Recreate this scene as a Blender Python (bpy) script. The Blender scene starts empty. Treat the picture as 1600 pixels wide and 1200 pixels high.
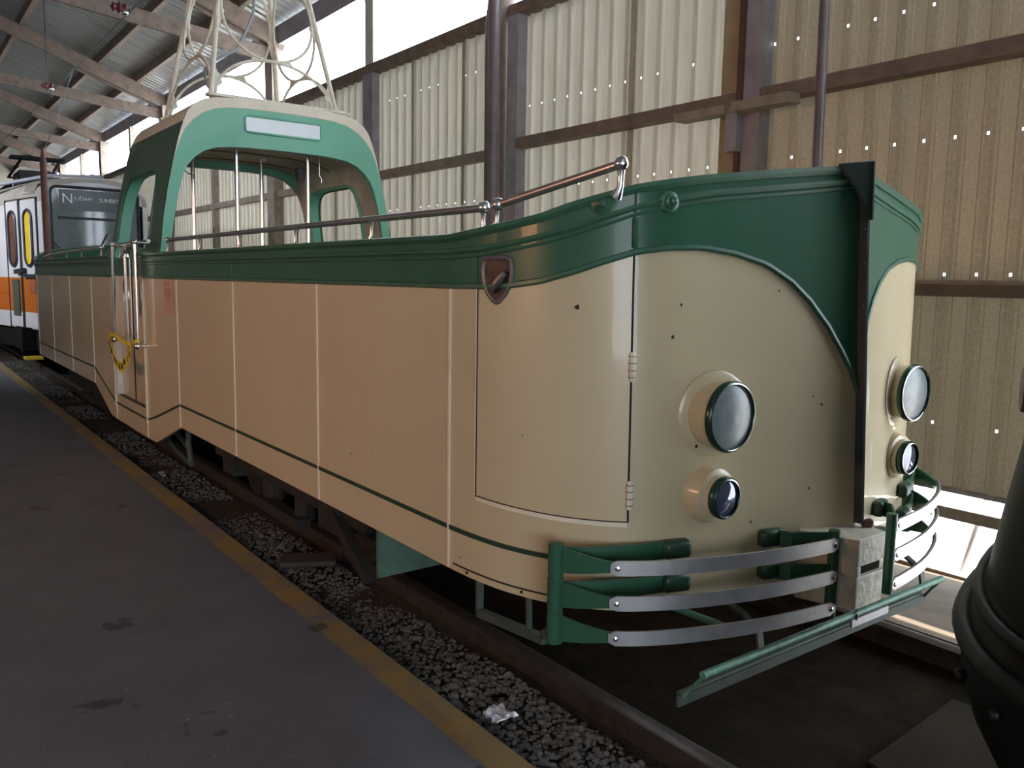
import bpy, math, random
from mathutils import Vector, Matrix
random.seed(7)
SC = bpy.context.scene
COL = SC.collection
PI = math.pi

# ------------------------------------------------------------------ mesh helper
class MB:
    def __init__(self): self.v = []; self.f = []; self.m = []
    def add(self, vs, fs, mi=0):
        b = len(self.v)
        self.v += [tuple(p) for p in vs]
        self.f += [tuple(b + i for i in q) for q in fs]
        self.m += [mi] * len(fs)
        return self
    def box(self, c, s, M=None, mi=0):
        vs = []
        for dx in (-.5, .5):
            for dy in (-.5, .5):
                for dz in (-.5, .5):
                    p = Vector((dx * s[0], dy * s[1], dz * s[2]))
                    if M is not None: p = M @ p
                    vs.append(p + Vector(c))
        self.add(vs, [(0, 1, 3, 2), (4, 6, 7, 5), (0, 4, 5, 1), (2, 3, 7, 6), (0, 2, 6, 4), (1, 5, 7, 3)], mi)
        return self
    def span(self, a, b, mi=0):
        c = [(a[i] + b[i]) / 2 for i in range(3)]; s = [abs(b[i] - a[i]) for i in range(3)]
        return self.box(c, s, None, mi)
    def bar(self, p0, p1, w, h, up=(0, 0, 1), mi=0):
        p0 = Vector(p0); p1 = Vector(p1); d = p1 - p0; L = d.length; d.normalize()
        s = d.cross(Vector(up)); s.normalize(); u = s.cross(d)
        M = Matrix((d, s, u)).transposed()
        return self.box((p0 + p1) / 2, (L, w, h), M, mi)
    def tube(self, path, r, n=8, closed=False, mi=0):
        P = [Vector(p) for p in path]; N = len(P)
        R = r if isinstance(r, (list, tuple)) else [r] * N
        rings = []; prev = None
        for i in range(N):
            if closed: t = P[(i + 1) % N] - P[i - 1]
            else: t = P[min(i + 1, N - 1)] - P[max(i - 1, 0)]
            if t.length < 1e-9: t = Vector((0, 0, 1))
            t.normalize()
            if prev is None:
                a = Vector((0, 0, 1)) if abs(t.z) < .9 else Vector((1, 0, 0))
                x = t.cross(a); x.normalize()
            else:
                x = prev - t * prev.dot(t)
                if x.length < 1e-6: x = t.orthogonal()
                x.normalize()
            prev = x; y = t.cross(x)
            rings.append([P[i] + (x * math.cos(2 * PI * k / n) + y * math.sin(2 * PI * k / n)) * R[i] for k in range(n)])
        vs = [p for q in rings for p in q]; fs = []
        for i in range(N if closed else N - 1):
            j = (i + 1) % N
            for k in range(n):
                fs.append((i * n + k, i * n + (k + 1) % n, j * n + (k + 1) % n, j * n + k))
        if not closed:
            fs.append(tuple(range(n - 1, -1, -1))); fs.append(tuple((N - 1) * n + k for k in range(n)))
        return self.add(vs, fs, mi)
    def lathe(self, prof, o, axis=(0, 0, 1), n=32, mi=0, cap=True):
        """prof: (radius, height along axis)"""
        a = Vector(axis).normalized(); x = a.orthogonal().normalized(); y = a.cross(x); o = Vector(o)
        vs = []; fs = []
        for r, h in prof:
            for k in range(n):
                t = 2 * PI * k / n
                vs.append(o + a * h + (x * math.cos(t) + y * math.sin(t)) * max(r, 1e-4))
        for i in range(len(prof) - 1):
            for k in range(n):
                fs.append((i * n + k, i * n + (k + 1) % n, (i + 1) * n + (k + 1) % n, (i + 1) * n + k))
        if cap and prof[0][0] > 1e-3: fs.append(tuple(range(n - 1, -1, -1)))
        if cap and prof[-1][0] > 1e-3: fs.append(tuple((len(prof) - 1) * n + k for k in range(n)))
        return self.add(vs, fs, mi)
    def ball(self, c, r, n=14):
        return self.lathe([(r * math.sin(PI * i / 8), -r * math.cos(PI * i / 8)) for i in range(9)], c, (0, 0, 1), n)
    def grid(self, rows, mi=0, skip=None, wrap=False):
        n = len(rows[0]); vs = [p for r in rows for p in r]; fs = []
        for i in range(len(rows) - 1):
            for k in range(n if wrap else n - 1):
                if skip and skip(i, k): continue
                fs.append((i * n + k, i * n + (k + 1) % n, (i + 1) * n + (k + 1) % n, (i + 1) * n + k))
        return self.add(vs, fs, mi)
    def prism(self, poly, ext, mi=0):
        n = len(poly); e = Vector(ext)
        vs = [Vector(p) for p in poly] + [Vector(p) + e for p in poly]
        fs = [tuple(range(n - 1, -1, -1)), tuple(range(n, 2 * n))]
        for k in range(n): fs.append((k, (k + 1) % n, n + (k + 1) % n, n + k))
        return self.add(vs, fs, mi)
    def build(self, name, mat, parent=None, angle=35, solid=0, bevel=0):
        me = bpy.data.meshes.new(name)
        me.from_pydata(self.v, [], self.f)
        for mm in (mat if isinstance(mat, (list, tuple)) else [mat]): me.materials.append(mm)
        for p, mi in zip(me.polygons, self.m): p.material_index = mi
        import bmesh
        bm = bmesh.new(); bm.from_mesh(me)
        bmesh.ops.recalc_face_normals(bm, faces=bm.faces)
        bm.to_mesh(me); bm.free()
        if angle:
            me.polygons.foreach_set('use_smooth', [True] * len(me.polygons))
            me.set_sharp_from_angle(angle=math.radians(angle))
        me.update()
        o = bpy.data.objects.new(name, me); COL.objects.link(o)
        if bevel:
            b = o.modifiers.new('b', 'BEVEL'); b.width = bevel; b.segments = 2; b.limit_method = 'ANGLE'
        if solid:
            s = o.modifiers.new('s', 'SOLIDIFY'); s.thickness = solid; s.offset = -1
            e = o.modifiers.new('e', 'EDGE_SPLIT'); e.split_angle = math.radians(40)
        if parent is not None: attach(o, parent)
        return o

ROOTLOC = {}
def attach(o, parent):
    o.parent = parent
    if parent.type == 'EMPTY':
        o.matrix_parent_inverse = Matrix.Translation(parent.location).inverted()
def tag(o, label=None, cat=None, group=None, kind=None):
    if label: o['label'] = label
    if cat: o['category'] = cat
    if group: o['group'] = group
    if kind: o['kind'] = kind
    return o
def thing(name, loc, label, cat, group=None):
    o = bpy.data.objects.new(name, None); COL.objects.link(o); o.location = loc; o.empty_display_size = .2
    return tag(o, label, cat, group)
def struct(o): o['kind'] = 'structure'; return o
def lerp(a, b, t): return a + (b - a) * t
def interp(x, T):
    if x <= T[0][0]: return T[0][1]
    for (a, b), (c, d) in zip(T, T[1:]):
        if x <= c: return b + (d - b) * (x - a) / (c - a)
    return T[-1][1]
def arc(cx, cz, rx, rz, a0, a1, n):
    return [(cx + rx * math.cos(math.radians(lerp(a0, a1, i / n))), cz + rz * math.sin(math.radians(lerp(a0, a1, i / n)))) for i in range(n + 1)]

# ------------------------------------------------------------------ materials
def mat(name, base, rough=.5, metal=0, var=.12, scale=4, bump=0, bscale=60, coat=0, stretch=(1, 1, 1), base2=None, spec=.5, trans=0, rvar=0):
    m = bpy.data.materials.new(name); m.use_nodes = True
    nt = m.node_tree; N = nt.nodes; L = nt.links
    b = N['Principled BSDF']
    b.inputs['Roughness'].default_value = rough; b.inputs['Metallic'].default_value = metal
    b.inputs['Coat Weight'].default_value = coat; b.inputs['Specular IOR Level'].default_value = spec
    b.inputs['Transmission Weight'].default_value = trans
    g = N.new('ShaderNodeNewGeometry')
    mp = N.new('ShaderNodeMapping'); mp.inputs['Scale'].default_value = stretch; L.new(g.outputs['Position'], mp.inputs['Vector'])
    no = N.new('ShaderNodeTexNoise'); no.inputs['Scale'].default_value = scale; no.inputs['Detail'].default_value = 6
    no.inputs['Roughness'].default_value = .6
    L.new(mp.outputs['Vector'], no.inputs['Vector'])
    cr = N.new('ShaderNodeValToRGB')
    c1 = base2 if base2 else [max(0, c * (1 - var)) for c in base]
    c2 = base if base2 else [min(1, c * (1 + var)) for c in base]
    cr.color_ramp.elements[0].position = .3; cr.color_ramp.elements[1].position = .7
    cr.color_ramp.elements[0].color = (*c1[:3], 1); cr.color_ramp.elements[1].color = (*c2[:3], 1)
    L.new(no.outputs['Fac'], cr.inputs['Fac']); L.new(cr.outputs['Color'], b.inputs['Base Color'])
    if rvar:
        mr = N.new('ShaderNodeMapRange'); mr.inputs['To Min'].default_value = rough - rvar; mr.inputs['To Max'].default_value = rough + rvar
        L.new(no.outputs['Fac'], mr.inputs['Value']); L.new(mr.outputs['Result'], b.inputs['Roughness'])
    if bump:
        n2 = N.new('ShaderNodeTexNoise'); n2.inputs['Scale'].default_value = bscale; n2.inputs['Detail'].default_value = 4
        L.new(mp.outputs['Vector'], n2.inputs['Vector'])
        bp = N.new('ShaderNodeBump'); bp.inputs['Strength'].default_value = bump; bp.inputs['Distance'].default_value = .01
        L.new(n2.outputs['Fac'], bp.inputs['Height']); L.new(bp.outputs['Normal'], b.inputs['Normal'])
    m['ramp'] = cr.name
    return m
CREAM = mat('cream_paint', (.60, .50, .325), .33, var=.04, scale=1.5, coat=.35, rvar=.05)
CREAMROOF = mat('cream_roof_paint', (.78, .70, .58), .5, var=.08, scale=5)
GREEN = mat('green_paint', (.034, .115, .068), .32, var=.1, scale=2, coat=.12, spec=.35)
CANGREEN = mat('canopy_green_paint', (.165, .46, .32), .5, var=.06, scale=2, coat=.1)
GREENBEAD = mat('green_bead_paint', (.045, .13, .08), .35, var=.2, scale=8)
STRIPE = mat('green_stripe_paint', (.02, .06, .035), .4)
CREAMLINE = mat('cream_seam_bead', (.78, .70, .56), .4, var=.08, scale=12)
DARKGAP = mat('door_gap_dark', (.02, .017, .015), .8)
CHROME = mat('chrome', (.86, .85, .86), .2, 1, var=.06, scale=20)
BRASS = mat('brassy_chrome', (.80, .70, .65), .27, 1, var=.1, scale=10)
STEEL = mat('bumper_steel', (.60, .595, .62), .36, .8, var=.12, scale=15)
DARKSTEEL = mat('dark_post_steel', (.055, .062, .066), .55, .2, var=.2, scale=10)
LENS = mat('lamp_glass', (.17, .20, .21), .28, .0, var=.2, scale=25, spec=.5)
LENSDARK = mat('side_lamp_glass', (.12, .13, .2), .04, .5, var=.15, scale=20, spec=.9)
RIM = mat('lamp_rim_green', (.03, .075, .055), .22, .5, var=.2, scale=20)
WHITEGLASS = mat('destination_glass', (.80, .86, .90), .3, var=.05)
WHITEPAINT = mat('white_paint', (.70, .68, .64), .5)
UNDER = mat('under_black', (.012, .011, .010), .9, spec=.1)
BOGIE = mat('bogie_grime', (.016, .014, .012), .8, var=.3)
GREYGREEN = mat('grey_green_iron', (.055, .072, .06), .6, var=.2, scale=10)
GREENPIPE = mat('green_pipe_worn', (.10, .24, .17), .45, var=.3, scale=30, bump=.3, bscale=90)
TRAYGREEN = mat('tray_green', (.06, .115, .085), .5, var=.3, scale=6)
COUP = mat('coupler_cream_worn', (.76, .72, .60), .5, base2=(.50, .45, .36), scale=14, bump=.4, bscale=40)
PINK = mat('pink_notice', (.62, .36, .30), .6)
PINKTXT = mat('pink_notice_print', (.38, .20, .17), .6)
TAPE = mat('yellow_tape', (.75, .58, .03), .45, var=.12, scale=25)
TAPEBLK = mat('tape_black', (.02, .02, .02), .5)
LINING = mat('canopy_lining', (.64, .58, .46), .45, var=.2, scale=3, base2=(.42, .36, .27))
FLOORDECK = mat('tram_deck', (.10, .09, .08), .8)
ZINC = mat('zinc_sheet', (.55, .50, .42), .42, .3, base2=(.45, .41, .335), scale=6, stretch=(3, 3, .12), bump=.25, bscale=140)
ROOFZ = mat('roof_zinc', (.66, .70, .70), .34, .65, base2=(.44, .47, .48), scale=3, stretch=(4, .3, .3))
WOOD = mat('old_timber', (.30, .235, .195), .8, base2=(.17, .13, .11), scale=7, stretch=(1, 1, 1), bump=.3, bscale=40)
WOODLT = mat('pale_timber', (.46, .40, .34), .8, base2=(.30, .25, .21), scale=7, bump=.3, bscale=40)
WOODGREY = mat('grey_timber', (.44, .42, .47), .75, base2=(.30, .285, .325), scale=5, bump=.2, bscale=40)
GRIMEBOARD = mat('grimy_board', (.06, .05, .045), .85, base2=(.04, .033, .03), scale=8)
WOODGIRT = mat('girt_timber', (.30, .225, .185), .75, base2=(.18, .14, .125), scale=6, bump=.2)
POLE = mat('pole_brown_steel', (.18, .15, .17), .4, .2, var=.15, scale=8)
RUSTPOLE = mat('rusty_iron', (.16, .075, .055), .6, .2, var=.25, scale=10)
RAIL = mat('rail_steel', (.085, .07, .062), .42, .5, var=.3, scale=15)
DIRT = mat('track_dirt', (.032, .024, .016), .95, base2=(.014, .011, .008), scale=6, bump=.6, bscale=25, spec=.1)
STONE = mat('ballast_stone', (.19, .185, .18), .9, base2=(.045, .042, .04), scale=35)
OUTG = mat('outside_gravel', (.70, .69, .67), .9, scale=10)
FOIL = mat('crumpled_foil', (.85, .85, .95), .3, .6)
LRVW = mat('railcar_white', (.60, .58, .60), .4, coat=.2, var=.04)
LRVO = mat('railcar_orange', (.46, .11, .008), .4, coat=.2, var=.05)
LRVR = mat('railcar_roof', (.36, .33, .29), .7, base2=(.24, .22, .2), scale=4)
RED = mat('railcar_red_line', (.40, .05, .02), .4)
BLACKRUB = mat('black_rubber', (.018, .02, .035), .5)
WSCREEN = mat('railcar_glass', (.15, .18, .195), .05, spec=.8, var=.3, scale=1)
SIGN = mat('sign_letters', (.75, .80, .80), .6)
YELPAN = mat('yellow_panel', (.70, .48, .02), .5)
BROWNPAN = mat('brown_door_glass', (.13, .06, .04), .15)
DKGREEN = mat('dark_streetcar_green', (.003, .005, .005), .5, var=.25, scale=5, spec=.25)
DKBEAD = mat('dark_streetcar_bead', (.007, .012, .011), .5, var=.3, scale=8)
CABLE = mat('grey_cable', (.32, .34, .38), .5)
PLASTICW = mat('white_pipe', (.85, .85, .87), .35, .3)
TOWERP = mat('tower_cream', (.84, .80, .70), .5, var=.1, scale=12, base2=(.62, .56, .43))

# asphalt platform with the worn yellow edge line
def asphalt():
    m = mat('asphalt', (.155, .168, .205), .85, base2=(.122, .131, .16), scale=3, bump=.5, bscale=120)
    nt = m.node_tree; N = nt.nodes; L = nt.links; b = N['Principled BSDF']; cr = N[m['ramp']]
    g = N.new('ShaderNodeNewGeometry'); s = N.new('ShaderNodeSeparateXYZ'); L.new(g.outputs['Position'], s.inputs[0])
    def band(lo, hi, soft):
        a = N.new('ShaderNodeMapRange'); a.interpolation_type = 'SMOOTHSTEP'
        a.inputs['From Min'].default_value = lo - soft; a.inputs['From Max'].default_value = lo + soft
        c = N.new('ShaderNodeMapRange'); c.interpolation_type = 'SMOOTHSTEP'
        c.inputs['From Min'].default_value = hi - soft; c.inputs['From Max'].default_value = hi + soft
        c.inputs['To Min'].default_value = 1; c.inputs['To Max'].default_value = 0
        n = N.new('ShaderNodeTexNoise'); n.inputs['Scale'].default_value = 9; n.inputs['Detail'].default_value = 5
        L.new(g.outputs['Position'], n.inputs['Vector'])
        ma = N.new('ShaderNodeMath'); ma.operation = 'MULTIPLY_ADD'; ma.inputs[1].default_value = .03
        L.new(n.outputs['Fac'], ma.inputs[0]); L.new(s.outputs['Y'], ma.inputs[2])
        L.new(ma.outputs[0], a.inputs['Value']); L.new(ma.outputs[0], c.inputs['Value'])
        mu = N.new('ShaderNodeMath'); mu.operation = 'MULTIPLY'; L.new(a.outputs[0], mu.inputs[0]); L.new(c.outputs[0], mu.inputs[1])
        return mu
    bd = band(-1.305, -1.165, .008)
    w = N.new('ShaderNodeTexNoise'); w.inputs['Scale'].default_value = 1.6; w.inputs['Detail'].default_value = 9; w.inputs['Roughness'].default_value = .75
    L.new(g.outputs['Position'], w.inputs['Vector'])
    wr = N.new('ShaderNodeMapRange'); wr.inputs['From Min'].default_value = .39; wr.inputs['From Max'].default_value = .56
    wr.inputs['To Min'].default_value = .25; wr.inputs['To Max'].default_value = 1
    L.new(w.outputs['Fac'], wr.inputs['Value'])
    mu = N.new('ShaderNodeMath'); mu.operation = 'MULTIPLY'; L.new(bd.outputs[0], mu.inputs[0]); L.new(wr.outputs[0], mu.inputs[1])
    mx = N.new('ShaderNodeMix'); mx.data_type = 'RGBA'
    L.new(mu.outputs[0], mx.inputs['Factor']); L.new(cr.outputs['Color'], mx.inputs['A']); mx.inputs['B'].default_value = (.34, .225, .075, 1)
    # dark oily blots
    v = N.new('ShaderNodeTexNoise'); v.inputs['Scale'].default_value = 4.2; v.inputs['Detail'].default_value = 3
    L.new(g.outputs['Position'], v.inputs['Vector'])
    vr = N.new('ShaderNodeMapRange'); vr.inputs['From Min'].default_value = .69; vr.inputs['From Max'].default_value = .73; vr.inputs['To Max'].default_value = .6
    L.new(v.outputs['Fac'], vr.inputs['Value'])
    m2 = N.new('ShaderNodeMix'); m2.data_type = 'RGBA'
    L.new(vr.outputs[0], m2.inputs['Factor']); L.new(mx.outputs['Result'], m2.inputs['A']); m2.inputs['B'].default_value = (.02, .019, .02, 1)
    # pale grit specks
    vo = N.new('ShaderNodeTexVoronoi'); vo.inputs['Scale'].default_value = 9; vo.inputs['Randomness'].default_value = 1; L.new(g.outputs['Position'], vo.inputs['Vector'])
    vm = N.new('ShaderNodeMapRange'); vm.inputs['From Min'].default_value = .10; vm.inputs['From Max'].default_value = .05; vm.inputs['To Max'].default_value = .5
    L.new(vo.outputs['Distance'], vm.inputs['Value'])
    vn = N.new('ShaderNodeTexNoise'); vn.inputs['Scale'].default_value = 1.3; L.new(g.outputs['Position'], vn.inputs['Vector'])
    vk = N.new('ShaderNodeMapRange'); vk.inputs['From Min'].default_value = .5; vk.inputs['From Max'].default_value = .62; L.new(vn.outputs['Fac'], vk.inputs['Value'])
    vx = N.new('ShaderNodeMath'); vx.operation = 'MULTIPLY'; L.new(vm.outputs[0], vx.inputs[0]); L.new(vk.outputs[0], vx.inputs[1])
    m3 = N.new('ShaderNodeMix'); m3.data_type = 'RGBA'; L.new(vx.outputs[0], m3.inputs['Factor']); L.new(m2.outputs['Result'], m3.inputs['A']); m3.inputs['B'].default_value = (.34, .34, .37, 1)
    L.new(m3.outputs['Result'], b.inputs['Base Color'])
    return m
ASPH = asphalt()

def translucent(m, t, col):
    nt = m.node_tree; N = nt.nodes; L = nt.links; b = N['Principled BSDF']; out = N['Material Output']
    tr = N.new('ShaderNodeBsdfTranslucent'); mx = N.new('ShaderNodeMixShader'); mx.inputs[0].default_value = t
    mul = N.new('ShaderNodeMix'); mul.data_type = 'RGBA'; mul.blend_type = 'MULTIPLY'; mul.inputs['Factor'].default_value = 1
    L.new(N[m['ramp']].outputs['Color'], mul.inputs['A']); mul.inputs['B'].default_value = (*col, 1)
    L.new(mul.outputs['Result'], tr.inputs['Color'])
    L.new(b.outputs[0], mx.inputs[1]); L.new(tr.outputs[0], mx.inputs[2]); L.new(mx.outputs[0], out.inputs[0])
FIBRE = mat('weathered_translucent_sheet', (.60, .575, .52), .28, .3, base2=(.50, .475, .42), scale=5, stretch=(2, 2, .25), bump=.35, bscale=160)
translucent(FIBRE, .055, (1, .97, .90))
FIBREDIM = mat('weathered_shade_toned_sheet', (.56, .51, .42), .27, .35, base2=(.42, .375, .29), scale=55, stretch=(1, 1, .6), bump=.5, bscale=150)  # weathered front bay; darker, less translucent to imitate shade outside
translucent(FIBREDIM, .021, (1, .94, .82))
# ================================================================== CAMERA
H = 1.52
cam = bpy.data.cameras.new('camera'); co = bpy.data.objects.new('camera', cam); COL.objects.link(co)
Rm = ((0.6003824, 0.79953164, 0.01703287), (0.10855399, -0.06037653, -0.99225536), (-0.79231118, 0.59758165, -0.12304136))
r0, r1, r2 = [Vector(r) for r in Rm]
M3 = Matrix((r0, -r1, -r2)).transposed()
co.matrix_world = Matrix.Translation((0, -2.80, H)) @ M3.to_4x4()
cam.sensor_width = 36; cam.sensor_fit = 'HORIZONTAL'; cam.lens = 1306.48 / 1600 * 36; cam.clip_start = .05; cam.clip_end = 300
SC.camera = co

# ================================================================== BOAT TRAM SURFACE
PLAN = [(-1.612, 0), (-1.672, -.14), (-1.735, -.35), (-1.80, -.59), (-1.845, -.75), (-1.905, -.88), (-1.985, -.97), (-2.09, -1.043), (-2.22, -1.095), (-2.36, -1.125), (-2.57, -1.14), (-3, -1.14)]
def catmull(P, n=12):
    P = [Vector(p) for p in P]; P = [2 * P[0] - P[1]] + P + [2 * P[-1] - P[-2]]; out = []
    for i in range(1, len(P) - 2):
        for k in range(n):
            t = k / n
            out.append(.5 * (2 * P[i] + (-P[i - 1] + P[i + 1]) * t + (2 * P[i - 1] - 5 * P[i] + 4 * P[i + 1] - P[i + 2]) * t * t + (-P[i - 1] + 3 * P[i] - 3 * P[i + 1] + P[i + 2]) * t ** 3))
    out.append(P[-2]); return out
CU = catmull(PLAN)
AR = [0.0]
for a, b in zip(CU, CU[1:]): AR.append(AR[-1] + (b - a).length)
CX = -7.6
UC = AR[-1] + (7.6 - 3)
AX = list(zip(AR, [c[0] for c in CU])); AY = list(zip(AR, [c[1] for c in CU]))
def S(u, z, off=0, far=False):
    """point of the body side: u runs from the bow along the platform side to the stern"""
    rear = u > UC; uu = 2 * UC - u if rear else u
    def base(q):
        if q > AR[-1]: return Vector((-3 - (q - AR[-1]), -1.14, z))
        w = max(0, 1 - abs(q) / 1.3)
        return Vector((interp(q, AX) - (z - .6) * .052 * w, interp(q, AY), z))
    p = base(uu)
    if off:
        t = base(uu + .01) - base(max(uu - .01, 0)); n = Vector((-t.y, t.x, 0)); n.normalize()
        if n.y > 0 and uu > .3: n = -n
        if uu <= .3 and n.x < 0: n = -n
        p = p + n * off
    if rear: p.x = 2 * CX - p.x
    if far: p.y = -p.y
    return p
def UX(x):  # u of a point on the straight side
    return AR[-1] + (-3 - x)
U257 = 1.684
def fold(u): return 2 * UC - u if u > UC else u
ZT = [(0, 1.934), (.147, 1.921), (.418, 1.892), (.686, 1.858), (.81, 1.838), (.926, 1.817), (1.026, 1.79), (1.131, 1.762), (1.244, 1.727), (1.372, 1.706), (1.501, 1.690), (1.68, 1.672)]
ZM = [(0, 1.89), (.145, 1.873), (.416, 1.841), (.659, 1.812), (.808, 1.784), (.925, 1.755), (1.024, 1.722), (1.129, 1.69), (1.243, 1.662), (1.37, 1.641), (1.49, 1.627), (1.681, 1.619)]
ZG = [(0, 1.14), (.03, 1.215), (.075, 1.292), (.133, 1.378), (.215, 1.467), (.298, 1.532), (.409, 1.589), (.546, 1.622), (.679, 1.637), (.804, 1.633), (.921, 1.617), (1.021, 1.586), (1.126, 1.55), (1.239, 1.52), (1.367, 1.503), (1.498, 1.498), (1.68, 1.497)]
UA, UB, UD0 = UX(-6.12), UX(-6.8), UX(-7.05)
ZB = [(0, .43), (1.68, .436), (UA, .436), (UB, .215), (UD0, .208)]
ZS = [(0, .597), (UA, .597), (UX(-7.0), .36)]
def zt(u): return interp(fold(u), ZT)
def zm(u): return interp(fold(u), ZM)
def zg(u): return interp(fold(u), ZG)
def zb(u): return interp(fold(u), ZB)
def zs(u): return interp(fold(u), ZS)
half = [AR[-1] * 0 + 1.684 * i / 56 for i in range(57)]
half += [.03, .075, .133, .215, .298]
half = sorted(set(round(h, 4) for h in half))
xs = [-2.8, -3.2, -3.755, -4.35, -4.945, -5.5, -6.12, -6.46, -6.8, -7.05, -7.3, -7.6]
half += [UX(x) for x in xs]
FULL = half + [2 * UC - u for u in half[-2::-1]]
DOOR = (UX(-7.05) - .001, UX(-8.15) + .001)
def indoor(u0, u1): return u0 >= DOOR[0] - .002 and u1 <= DOOR[1] + .002

tram = thing('boat_tram', (CX, 0, 0), 'open-topped cream and green boat tram with pointed bow, in the middle of the shed', 'tram')

def loop_grid(zlo, zhi, rows, name, m, doorcut, off=0, solid=.03):
    mb = MB()
    for far in (False, True):
        R = [[S(u, lerp(zlo(u), zhi(u), j / rows), off, far) for u in FULL] for j in range(rows + 1)]
        def skip(i, k):
            return doorcut and indoor(FULL[k], FULL[k + 1])
        mb.grid(R, skip=skip)
    return mb.build(name, m, tram, 40, solid)
# cream panelling: below the door a low sill strip stays
sill_z = .44
loop_grid(zb, lambda u: sill_z if indoor(u - .02, u + .02) or DOOR[0] - .01 <= u <= DOOR[1] + .01 else zg(u), 6, 'sill_panel', CREAM, False) if False else None
loop_grid(zb, zg, 8, 'body_panel', CREAM, True)
for far in (False, True):
    us = [u for u in FULL if DOOR[0] - .01 <= u <= DOOR[1] + .01]
    MB().grid([[S(u, z, 0, far) for u in us] for z in (.208, .33, .44)]).build('door_sill_panel', CREAM, tram, 40, .03)
loop_grid(zg, zt, 6, 'upper_band', GREEN, True, .004)
def strip(name, zf, w, off, m, u0, u1, far=False, r=None, parent=tram, step=None):
    us = [u for u in FULL if u0 <= u <= u1]
    us = sorted(set([u0] + us + [u1]))
    return us
def bead(name, zf, r, off, m, segs, both=True):
    mb = MB()
    for far in ((False, True) if both else (False,)):
        for u0, u1 in segs:
            us = sorted(set([u0] + [u for u in FULL if u0 < u < u1] + [u1]))
            mb.tube([S(u, zf(u), off, far) for u in us], r, 6)
    return mb.build(name, m, tram, 50)
SEG = [(0.0, DOOR[0]), (DOOR[1], 2 * UC)]
bead('top_rim', lambda u: zt(u) - .004, .016, .004, GREENBEAD, SEG)
bead('belt_moulding', zm, .011, .006, GREENBEAD, SEG)
bead('belt_moulding', lambda u: zm(u) - .022, .006, .006, GREENBEAD, SEG)
bead('lower_green_edge', zg, .011, .004, GREENBEAD, SEG)
def ribbon(path, w, off, m, name, far=False, parent=tram, vertical=False):
    """flat raised strip along (u,z) pairs"""
    mb = MB(); A = []; B = []
    for i, (u, z) in enumerate(path):
        a = path[max(i - 1, 0)]; b = path[min(i + 1, len(path) - 1)]
        dx, dz = b[0] - a[0], b[1] - a[1]; L = math.hypot(dx, dz) or 1
        nx, nz = -dz / L * w / 2, dx / L * w / 2
        A.append((u + nx, z + nz)); B.append((u - nx, z - nz))
    rows = [[S(u, z, 0, far) for u, z in A], [S(u, z, off, far) for u, z in A], [S(u, z, off, far) for u, z in B], [S(u, z, 0, far) for u, z in B]]
    mb.grid(rows)
    return mb.build(name, m, parent, 40)
for far in (False, True):
    up = sorted(set([.97] + [u for u in FULL if .97 < u < 2 * UC - .97] + [2 * UC - .97]))
    ribbon([(u, zs(u)) for u in up], .017, .004, STRIPE, 'green_stripe', far)
# cream seams between the side panels
for x in (-2.57, -3.755, -4.945, -6.12, -7.05, -8.15, -9.08, -10.255, -11.445, -12.63):
    u = UX(x) if x > -12 else 2 * UC - U257
    if x == -2.57: u = U257
    for far in (False, True):
        w = .012 if x in (-3.755, -2.57) else .009
        ribbon([(u, zb(u) + .004), (u, lerp(zb(u), zg(u), .5)), (u, zg(u) - .012)], w, .005, CREAMLINE, 'panel_seam', far)
        ribbon([(u, zg(u) + .012), (u, zm(u) - .012)], .006, .007, GREEN, 'band_seam', far)
ribbon([(UX(-7.05) - .006, .33), (UX(-7.05) - .006, 1.45)], .02, .012, CREAMLINE, 'door_pillar')
ribbon([(UX(-8.15) + .006, .33), (UX(-8.15) + .006, 1.45)], .02, .012, CREAMLINE, 'door_pillar')
# skirt lip round the bow
us = [u for u in FULL if .62 < u < 1.66]
ribbon([(u, .462) for u in us], .006, .002, DARKGAP, 'skirt_joint')
for u in us[4::9]:
    MB().lathe([(.006, -.002), (.005, .005)], S(u, .45), S(u, .45, 1) - S(u, .45), 8).build('skirt_rivet', BOGIE, tram)

# ---- cab door on the bow
def dn(u, z): return S(u, z, 0)
door = MB(); us = [.93 + (1.515 - .93) * i / 16 for i in range(17)]
door.grid([[S(u, lerp(lerp(.735, .748, (u - .93) / .585), zg(u) - .012, j / 6), .003) for u in us] for j in range(7)])
dr = door.build('cab_door', CREAM, tram, 40)
ribbon([(.926, .735), (.926, 1.2), (.926, 1.6), (.926, 1.80)], .006, .0045, DARKGAP, 'door_gap', parent=dr)
ribbon([(1.517, .75), (1.517, 1.1), (1.517, 1.49)], .005, .0045, DARKGAP, 'door_gap', parent=dr)
ribbon([(1.523, .75), (1.523, 1.1), (1.523, 1.49)], .006, .005, CREAMLINE, 'door_edge_bead', parent=dr)
ribbon([(u, lerp(.728, .742, (u - .93) / .585)) for u in us], .016, .006, CREAMLINE, 'door_edge_bead', parent=dr)
ribbon([(u, lerp(.737, .751, (u - .93) / .585)) for u in us], .003, .007, DARKGAP, 'door_gap', parent=dr)
ribbon([(1.517, 1.50), (1.517, 1.62)], .004, .0065, STRIPE, 'door_gap', parent=dr)
for z, m in ((1.25, CREAMLINE), (.828, CREAMLINE), (1.676, GREEN)):
    h = MB().tube([S(.924, z - .042, .006), S(.924, z - .04, .008), S(.924, z + .04, .008), S(.924, z + .042, .006)], .011, 8)
    if m is CREAMLINE:
        for k in (-.034, -.012, .012, .034): h.tube([S(.924, z + k - .001, .008), S(.924, z + k + .001, .008)], .0125, 8, mi=1)
    h.build('door_hinge', [m, DARKGAP], dr)
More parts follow.
